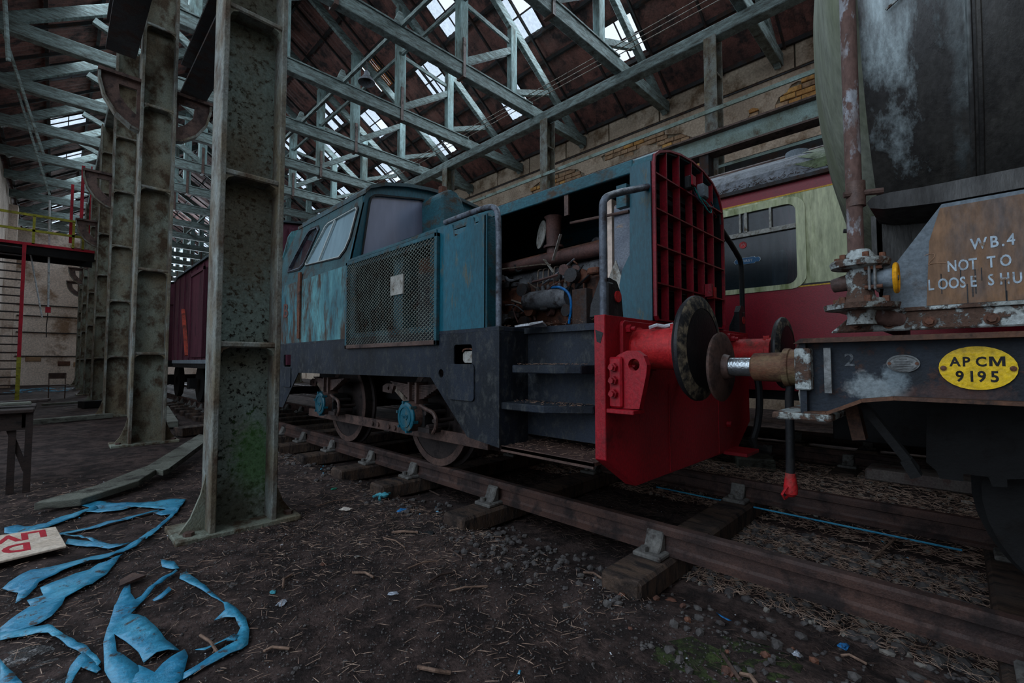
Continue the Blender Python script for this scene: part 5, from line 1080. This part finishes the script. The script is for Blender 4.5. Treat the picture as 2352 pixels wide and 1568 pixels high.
# ================================================================== LITTER ON THE FLOOR
def sheet(pts, name, m, label, cat, group, z=.012, wr=.014, th=.003, cut=5):
    "flat torn sheet lying on the ground; outline given as spots of the photograph"
    P2 = [ground(a, b_) for a, b_ in pts]; c = sum(P2, Vector())/len(P2); c.z = 0
    bm = bmesh.new(); vs = [bm.verts.new((p.x-c.x, p.y-c.y, 0)) for p in P2]; bm.faces.new(vs)
    bmesh.ops.triangulate(bm, faces=bm.faces[:])
    for _ in range(cut):
        e = [e for e in bm.edges if e.calc_length() > .07]
        if not e: break
        bmesh.ops.subdivide_edges(bm, edges=e, cuts=1); bmesh.ops.triangulate(bm, faces=bm.faces[:])
    for v in bm.verts:
        x, y = v.co.x+c.x, v.co.y+c.y
        v.co.z = hgt(x, y)+z+abs(noise.noise(Vector((x*7, y*7, 3))))*wr*2+abs(noise.noise(Vector((x*22, y*22, 7))))*wr*.7
    bmesh.ops.recalc_face_normals(bm, faces=bm.faces)
    me = bpy.data.meshes.new(name); bm.to_mesh(me); bm.free(); me.materials.append(m)
    me.polygons.foreach_set('use_smooth', [True]*len(me.polygons))
    ob = bpy.data.objects.new(name, me); C.objects.link(ob); ob.location = c; sm_ = ob.modifiers.new('s', 'SOLIDIFY'); sm_.thickness = th
    return tag(ob, label, cat, group)
TG = 'torn blue tarpaulin pieces'
for pts, lb in (
 ([(137, 1166), (170, 1158), (215, 1154), (330, 1157), (380, 1150), (428, 1147), (403, 1181), (370, 1182), (352, 1180), (382, 1170), (310, 1166), (260, 1176), (190, 1178), (205, 1165)], 'blue tarpaulin strip with a folded corner beside the mossy column'),
 ([(424, 1152), (403, 1181), (336, 1245), (318, 1240), (360, 1212), (395, 1180)], 'narrow blue strip running down from the folded corner'),
 ([(336, 1242), (312, 1258), (250, 1283), (160, 1306), (90, 1340), (60, 1372), (35, 1386), (42, 1360), (5, 1352), (20, 1335), (70, 1315), (150, 1296), (262, 1270), (312, 1249)], 'long pale blue strip below the sign board'),
 ([(10, 1212), (40, 1207), (72, 1210), (140, 1188), (222, 1162), (226, 1167), (150, 1196), (84, 1218), (60, 1224), (10, 1224)], 'blue strip ending in a rounded flap above the sign board'),
 ([(132, 1222), (200, 1210), (290, 1190), (365, 1171), (366, 1175), (292, 1195), (205, 1215), (136, 1226)], 'thin blue edge strip right of the sign board'),
 ([(140, 1224), (175, 1228), (218, 1242), (255, 1252), (300, 1253), (250, 1262), (200, 1256), (150, 1250), (156, 1240), (215, 1247), (180, 1234)], 'pale blue curl touching the right end of the sign board'),
 ([(282, 1274), (240, 1322), (212, 1340), (150, 1378), (142, 1392), (118, 1422), (60, 1446), (0, 1456), (0, 1440), (45, 1410), (70, 1392), (62, 1380), (100, 1368), (92, 1355), (140, 1330), (205, 1308)], 'ragged blue sheet pointing up between the strips at the left'),
 ([(0, 1452), (60, 1440), (110, 1441), (190, 1480), (232, 1520), (225, 1530), (185, 1502), (110, 1458), (60, 1460), (0, 1475)], 'blue strip curving at the lower left corner'),
 ([(0, 1524), (30, 1548), (52, 1575), (0, 1580)], 'blue corner piece at the very bottom left'),
 ([(298, 1335), (300, 1368), (310, 1381), (325, 1372), (354, 1345), (404, 1312), (408, 1316), (358, 1352), (320, 1390), (300, 1415), (335, 1428), (380, 1470), (412, 1492), (360, 1502), (330, 1520), (318, 1500), (285, 1480), (262, 1462), (268, 1500), (318, 1530), (320, 1568), (262, 1580), (240, 1540), (237, 1480), (246, 1450), (262, 1400), (280, 1360)], 'large forked blue tarpaulin piece near the bottom'),
 ([(318, 1528), (355, 1542), (424, 1490), (432, 1512), (418, 1560), (405, 1580), (300, 1580)], 'creased blue triangle at the bottom edge'),
 ([(368, 1288), (400, 1294), (412, 1308), (395, 1310), (372, 1302)], 'small blue tatter above the rusty shard'),
 ([(414, 1320), (428, 1316), (470, 1350), (515, 1386), (530, 1400), (565, 1420), (573, 1450), (570, 1478), (556, 1488), (500, 1520), (416, 1562), (418, 1550), (490, 1508), (540, 1478), (520, 1474), (545, 1458), (552, 1440), (540, 1424), (492, 1426), (516, 1412), (512, 1388), (462, 1358), (412, 1332)], 'hooked blue strip curving round at the right of the litter'),
 ([(448, 1496), (500, 1476), (538, 1458), (548, 1464), (540, 1478), (520, 1474), (470, 1494)], 'slim blue strip inside the hooked one'),
 ([(190, 1500), (232, 1534), (222, 1545), (186, 1532), (160, 1575), (148, 1580), (162, 1530)], 'blue ribbon at the bottom left of the forked piece'),
 ([(350, 1380), (372, 1366), (388, 1352), (394, 1362), (372, 1378), (354, 1382)], 'small blue scrap lying inside the fork')):
    sheet(pts, 'tarpaulin_piece', tarp, lb, 'tarpaulin', TG)
# sign board, upside down
S_ = empty('sign_board', (-.09, 4.5, .0), 'white board with red letters lying upside down on the tarpaulin', 'sign')
def sb(u, v, w_): return (u, v, .045+w_)
MB().plate([[(-.62, 4.86), (.048, 4.775), (.097, 4.232), (-.56, 4.14)]], sb, -.015, 0).build('board', boardwhite, S_, bevel=.003)
rx, ry = Vector((-1, .1, 0)).normalized(), Vector((.06, -1, 0)).normalized()
text('LIVE', .25, Vector((.0, 4.73, .0455)), rx, ry, signred, 'lettering', S_, .0008, sx=.72, bold=.01)
text('D', .25, Vector((-.07, 4.48, .0455)), rx, ry, signred, 'lettering', S_, .0008, sx=.72, bold=.01)
def scrap(px, py, r, name, m, label, cat, group=None, n=9, flat=.35, seed=0, sx=1.5):
    rnd = random.Random(seed); g_ = ground(px, py); bm = bmesh.new(); bmesh.ops.create_icosphere(bm, subdivisions=2, radius=r)
    for v in bm.verts:
        k = 1+noise.noise(v.co*(3/r)+Vector((seed, 0, 0)))*.9; v.co = Vector((v.co.x*k*sx, v.co.y*k, max(-r*.2, v.co.z*k*flat)))
    me = bpy.data.meshes.new(name); bm.to_mesh(me); bm.free(); me.materials.append(m); ob = bpy.data.objects.new(name, me); C.objects.link(ob)
    ob.location = (g_.x, g_.y, hgt(g_.x, g_.y)+r*.2); ob.rotation_euler[2] = rnd.uniform(0, 6); return tag(ob, label, cat, group)
for i, (x, y, r, m, nm, lb, ct) in enumerate((
 (647, 1383, .022, foil, 'foil_wrapper', 'crumpled silver wrapper left of centre in the foreground', 'wrapper'), (627, 1356, .016, glovem, 'plastic_scrap', 'pale twisted plastic scrap above the silver wrapper', 'scrap'),
 (903, 1362, .018, foil, 'foil_wrapper', 'crumpled silver wrapper in the middle foreground', 'wrapper'), (1407, 1374, .014, foil, 'foil_wrapper', 'small silver scrap in front of the middle sleeper', 'wrapper'),
 (1828, 1478, .017, foil, 'foil_wrapper', 'silver wrapper at the lower right by the rail', 'wrapper'), (793, 1164, .035, paper, 'paper_cup', 'torn white and red paper cup near the sleeper ends', 'paper'),
 (922, 1170, .03, bluelitter, 'plastic_scrap', 'grey blue plastic scrap beside the sleeper', 'scrap'), (766, 1120, .022, greenlitter, 'plastic_scrap', 'green scrap left of the turquoise glove', 'scrap'),
 (2025, 1313, .03, bluelitter, 'plastic_scrap', 'bright blue scrap between the rails', 'scrap'), (1936, 1445, .02, bluelitter, 'plastic_scrap', 'blue scrap in front of the near rail', 'scrap'),
 (985, 1222, .03, rubber, 'dark_rag', 'black crumpled rag right of the twigs', 'rag'), (741, 1293, .016, orangestone, 'bone_like_stick', 'short orange piece of bark', 'bark'),
 (535, 1342, .02, ballastm, 'flat_stone', 'flat tan stone right of the tarpaulin', 'stone'), (820, 1275, .014, paleballast, 'flat_stone', 'flat grey stone in the middle of the bare earth', 'stone'),
 (1540, 1352, .02, orangestone, 'brick_fragment', 'orange brick fragment beside the middle sleeper', 'stone'), (1700, 1170, .012, bluelitter, 'plastic_scrap', 'light blue chip near the far rail chair', 'scrap'),
 (2220, 1160, .03, aluwhite, 'plastic_cup', 'crushed clear cup lying between the two tracks', 'cup'), (647, 1249, .008, clothm, 'white_pebble', 'tiny round white pebble right of the mossy column foot', 'pebble'), (1735, 1038, .05, paper, 'plastic_bag', 'red and white plastic litter between the tracks', 'litter'))):
    scrap(x, y, r, nm, m, lb, ct, seed=i*7+1)
# glove
gv = empty('glove', ground(882, 1142), 'turquoise rubber glove lying beside a sleeper end', 'glove')
g0 = ORG[gv.name]
MB().lathe(g0+Vector((0, 0, .02)), (0, 0, 1), [(-.02, .01), (-.01, .04), (.008, .045), (.02, .02)], 12).build('palm', glovem, gv, smooth=True)
for a in (0.3, .9, 1.6, 2.3, 3.6): MB().tube([g0+Vector((.03*math.cos(a), .03*math.sin(a), .02)), g0+Vector((.07*math.cos(a), .07*math.sin(a), .02)), g0+Vector((.1*math.cos(a+.2), .1*math.sin(a+.2), .008))], .012, 6).build('finger', glovem, gv, smooth=True)
ob = sheet([(1645, 1392), (1660, 1398), (1680, 1414), (1672, 1416), (1655, 1406)], 'blue_plastic_splinter', bluelitter, 'pointed turquoise plastic splinter in front of the near rail', 'scrap', None)
# light blue strip along the far rail
ob = MB().tube(arc([Vector((min(q_.x, 4.13), q_.y, .05)) for q_ in (ground(a_, b_, .05) for a_, b_ in ((1545, 1103), (1600, 1116), (1663, 1130), (1720, 1140), (1778, 1154), (1850, 1169), (1960, 1192), (2010, 1207), (2100, 1224), (2210, 1248)))]), .007, 6).build('washing_line', tarp, smooth=True)
tag(ob, 'light blue cord lying along the inside of the far rail', 'cord')
ob = MB().plate([[(1.38, .0), (1.42, .02)]+[(1.5, -.01), (1.4, -.03)]], lambda u, v, w_: (u-1.08+v, 3.4+v*3, .02+w_), 0, .012).build('rusty_shard', brownsteel); tag(ob, 'rusty shard lying on the blue tarpaulin strip', 'shard')
# sticks: the larger ones singly
rs = random.Random(3)
STK = ['short thick stick right of the middle of the earth floor', 'thin stick left of the short thick one', 'reddish stick lying flat in front of the middle sleeper', 'slim pale stick below the silver wrapper level, centre right', 'small splinter just below the twig heap', 'short pale twig near the black rag', 'thin twig pointing at the middle sleeper',
 'tiny bent twig left of centre', 'dark twig at the bottom edge, centre', 'stout brown stick at the bottom right on the moss', 'pale twig lying below the near rail at the right', 'brown stick at the bottom edge right of the moss', 'thin twig between tarpaulin and bare earth', 'curved pale twig near the bottom right of the tarpaulin', 'bent twig inside the hooked blue strip',
 'straw stalk beside the mossy column foot', 'stick leaning between two sleeper ends', 'stick behind the turquoise glove', 'twig between the glove and the sleeper to its left', 'twig touching the left corner of the middle sleeper', 'long stalk lying between the rails at the right', 'upright-looking twig by the near rail chair', 'stalk beside the torn paper cup', 'splinter below the glove']
spots = [((1282, 1270), (1398, 1300)), ((1020, 1290), (1205, 1250))]
sg = [((1034, 1266), (1062, 1285)), ((937, 1308), (1003, 1290)), ((1032, 1358), (1120, 1345)), ((955, 1395), (1015, 1390)), ((810, 1316), (858, 1330)), ((900, 1222), (960, 1222)), ((985, 1340), (1040, 1315)),
      ((670, 1320), (650, 1350)), ((960, 1530), (1035, 1540)), ((1660, 1500), (1700, 1560)), ((1930, 1470), (1990, 1488)), ((1700, 1545), (1740, 1575)), ((590, 1275), (625, 1277)), ((605, 1495), (665, 1490)), ((460, 1455), (500, 1500)), ((680, 1100), (740, 1102)), ((1090, 1140), (1150, 1170)), ((1050, 1100), (1130, 1130)), ((930, 1090), (1010, 1120)), ((1340, 1300), (1390, 1320)), ((2000, 1260), (2100, 1200)), ((1440, 1270), (1480, 1230)), ((730, 1160), (800, 1145)), ((880, 1235), (930, 1260))]
for i, (a, b_) in enumerate(sg):
    A, B = ground(*a), ground(*b_); A.z = hgt(A.x, A.y)+.012; B.z = hgt(B.x, B.y)+.014; mid = (A+B)/2+Vector((rs.uniform(-.02, .02), rs.uniform(-.02, .02), .01))
    ob = MB().tube([A, mid, B], rs.uniform(.004, .0085), 6).build('stick', twigm if i % 3 else twigd, org=A)
    tag(ob, STK[i], 'stick', 'sticks on the floor')
def bits(n, reg, m, name, lmin, lmax, wd, seed, label, dens=None, z=.004):
    r_ = random.Random(seed); vs = []; fs = []; c = 0; tries = 0
    while c < n and tries < n*12:
        tries += 1; x, y = r_.uniform(reg[0], reg[1]), r_.uniform(reg[2], reg[3])
        if dens and r_.random() > dens(x, y): continue
        h = hgt(x, y)+z+r_.random()*.008; a = r_.uniform(0, math.pi*2); l = r_.uniform(lmin, lmax); w_ = wd*r_.uniform(.6, 1.3)
        dx, dy = math.cos(a)*l/2, math.sin(a)*l/2; nx, ny = -math.sin(a)*w_, math.cos(a)*w_; t = r_.uniform(-.2, .2)*l; k = len(vs)
        vs += [(x-dx+nx, y-dy+ny, h), (x-dx-nx, y-dy-ny, h), (x+dx-nx, y+dy-ny, h+abs(t)), (x+dx+nx, y+dy+ny, h+abs(t)), (x, y, h+w_*1.6+abs(t)/2)]
        fs += [(k, k+1, k+4), (k+1, k+2, k+4), (k+2, k+3, k+4), (k+3, k, k+4)]; c += 1
    me = bpy.data.meshes.new(name); me.from_pydata(vs, [], fs); me.materials.append(m); ob = bpy.data.objects.new(name, me); C.objects.link(ob)
    return tag(ob, label, name.split('_')[0], None, 'stuff')
def dn(x, y):
    v = .25+.75*max(0, noise.noise(Vector((x*.8, y*.8, 11)))*1.6+.2)
    d = math.hypot(x-1.9, y-3.4); v += .8*math.exp(-d*d/1.2)
    return min(1, v)
bits(9000, (-1.0, 4.9, -.5, 8), twigd, 'straw_dark', .015, .06, .0011, 5, 'fine dark straw strewn over the earth', dn)
bits(4200, (-.5, 2.4, 1.2, 7), strawb, 'straw_pale', .015, .07, .0012, 6, 'pale straw and splinters beside the track', dn)
bits(13000, (4.25, 6.6, -.6, 5), strawb, 'straw_between_tracks', .03, .12, .0018, 8, 'thick straw between the two tracks', None, .01)
bits(5000, (2.75, 4.15, -.4, 1.3), strawb, 'straw_in_track', .03, .1, .0013, 9, 'straw between the rails under the tank', None, .008)
bits(2600, (2.75, 4.15, 1.5, 5), twigd, 'straw_under_locomotive', .03, .1, .002, 10, 'straw on the ground below the locomotive', None, .006)
bits(330, (-.8, 6.4, -.4, 7), clothm, 'chips_white', .004, .014, .0025, 12, 'tiny white chips scattered on the floor', None, .008)
bits(60, (-.8, 6.4, -.4, 6), tarp, 'chips_blue', .01, .035, .006, 13, 'tiny blue plastic chips scattered on the floor', None, .008)
bits(9000, (-.6, 2.3, .6, 4), ballastm, 'grit', .004, .012, .003, 14, 'grit on the bare earth in the foreground', None, .002)
def stones(n, reg, rmin, rmax, m, label, seed, name='ballast'):
    r_ = random.Random(seed); mb = MB()
    for i in range(n):
        x, y = r_.uniform(reg[0], reg[1]), r_.uniform(reg[2], reg[3]); r0 = rmin+(rmax-rmin)*r_.random()**2; mb.rock((x, y, hgt(x, y)+r0*.25), r0, seed*1000+i)
    return tag(mb.build(name, m), label, 'ballast', None, 'stuff')
stones(900, (2.72, 4.15, -.5, 1.35), .012, .04, ballastm, 'loose stones between the rails', 21)
stones(260, (2.72, 4.1, -.5, 1.3), .015, .035, paleballast, 'pale stones between the rails', 22)
stones(300, (1.85, 2.66, -.3, 2.6), .01, .035, ballastm, 'loose stones along the near side of the rail', 23)
stones(25, (1.9, 2.6, -.2, 1.6), .012, .03, orangestone, 'reddish stone bits along the near rail', 24)
stones(300, (2.0, 2.66, 1.5, 8), .012, .035, ballastm, 'loose stones between the sleeper ends', 25)
stones(700, (4.3, 6.6, -.6, 5), .01, .03, paleballast, 'pale stones between the two tracks', 26)
stones(500, (-.6, 2.4, .7, 6), .005, .013, ballastm, 'small pebbles in the foreground earth', 27, 'pebbles')
ob = sheet([(1500, 1470), (1640, 1440), (1760, 1460), (1850, 1500), (1830, 1568), (1600, 1575), (1480, 1540)], 'moss_patch', W('moss', (60, 72, 34), (52, 58, 36), (44, 38, 34), s=14, amt=.45, fine=90, bump=1), 'patch of green moss on the earth at the lower right', 'moss', None, z=-.003, wr=.004, th=.001)
ob = sheet([(-20, 1500), (60, 1478), (120, 1480), (180, 1520), (150, 1560), (120, 1585), (-20, 1585)], 'wet_grit_patch', W('wet_grit', (150, 148, 148), (70, 64, 62), (36, 32, 32), s=26, amt=.5, s2=2, sharp=.05, rough=.12, spec=.8, fine=120, bump=1), 'glistening wet patch between the blue strips in the lower left corner', 'puddle', None, z=-.002, wr=.003, th=.001)  # wet dirt; its glitter is put into the colour as pale speckles
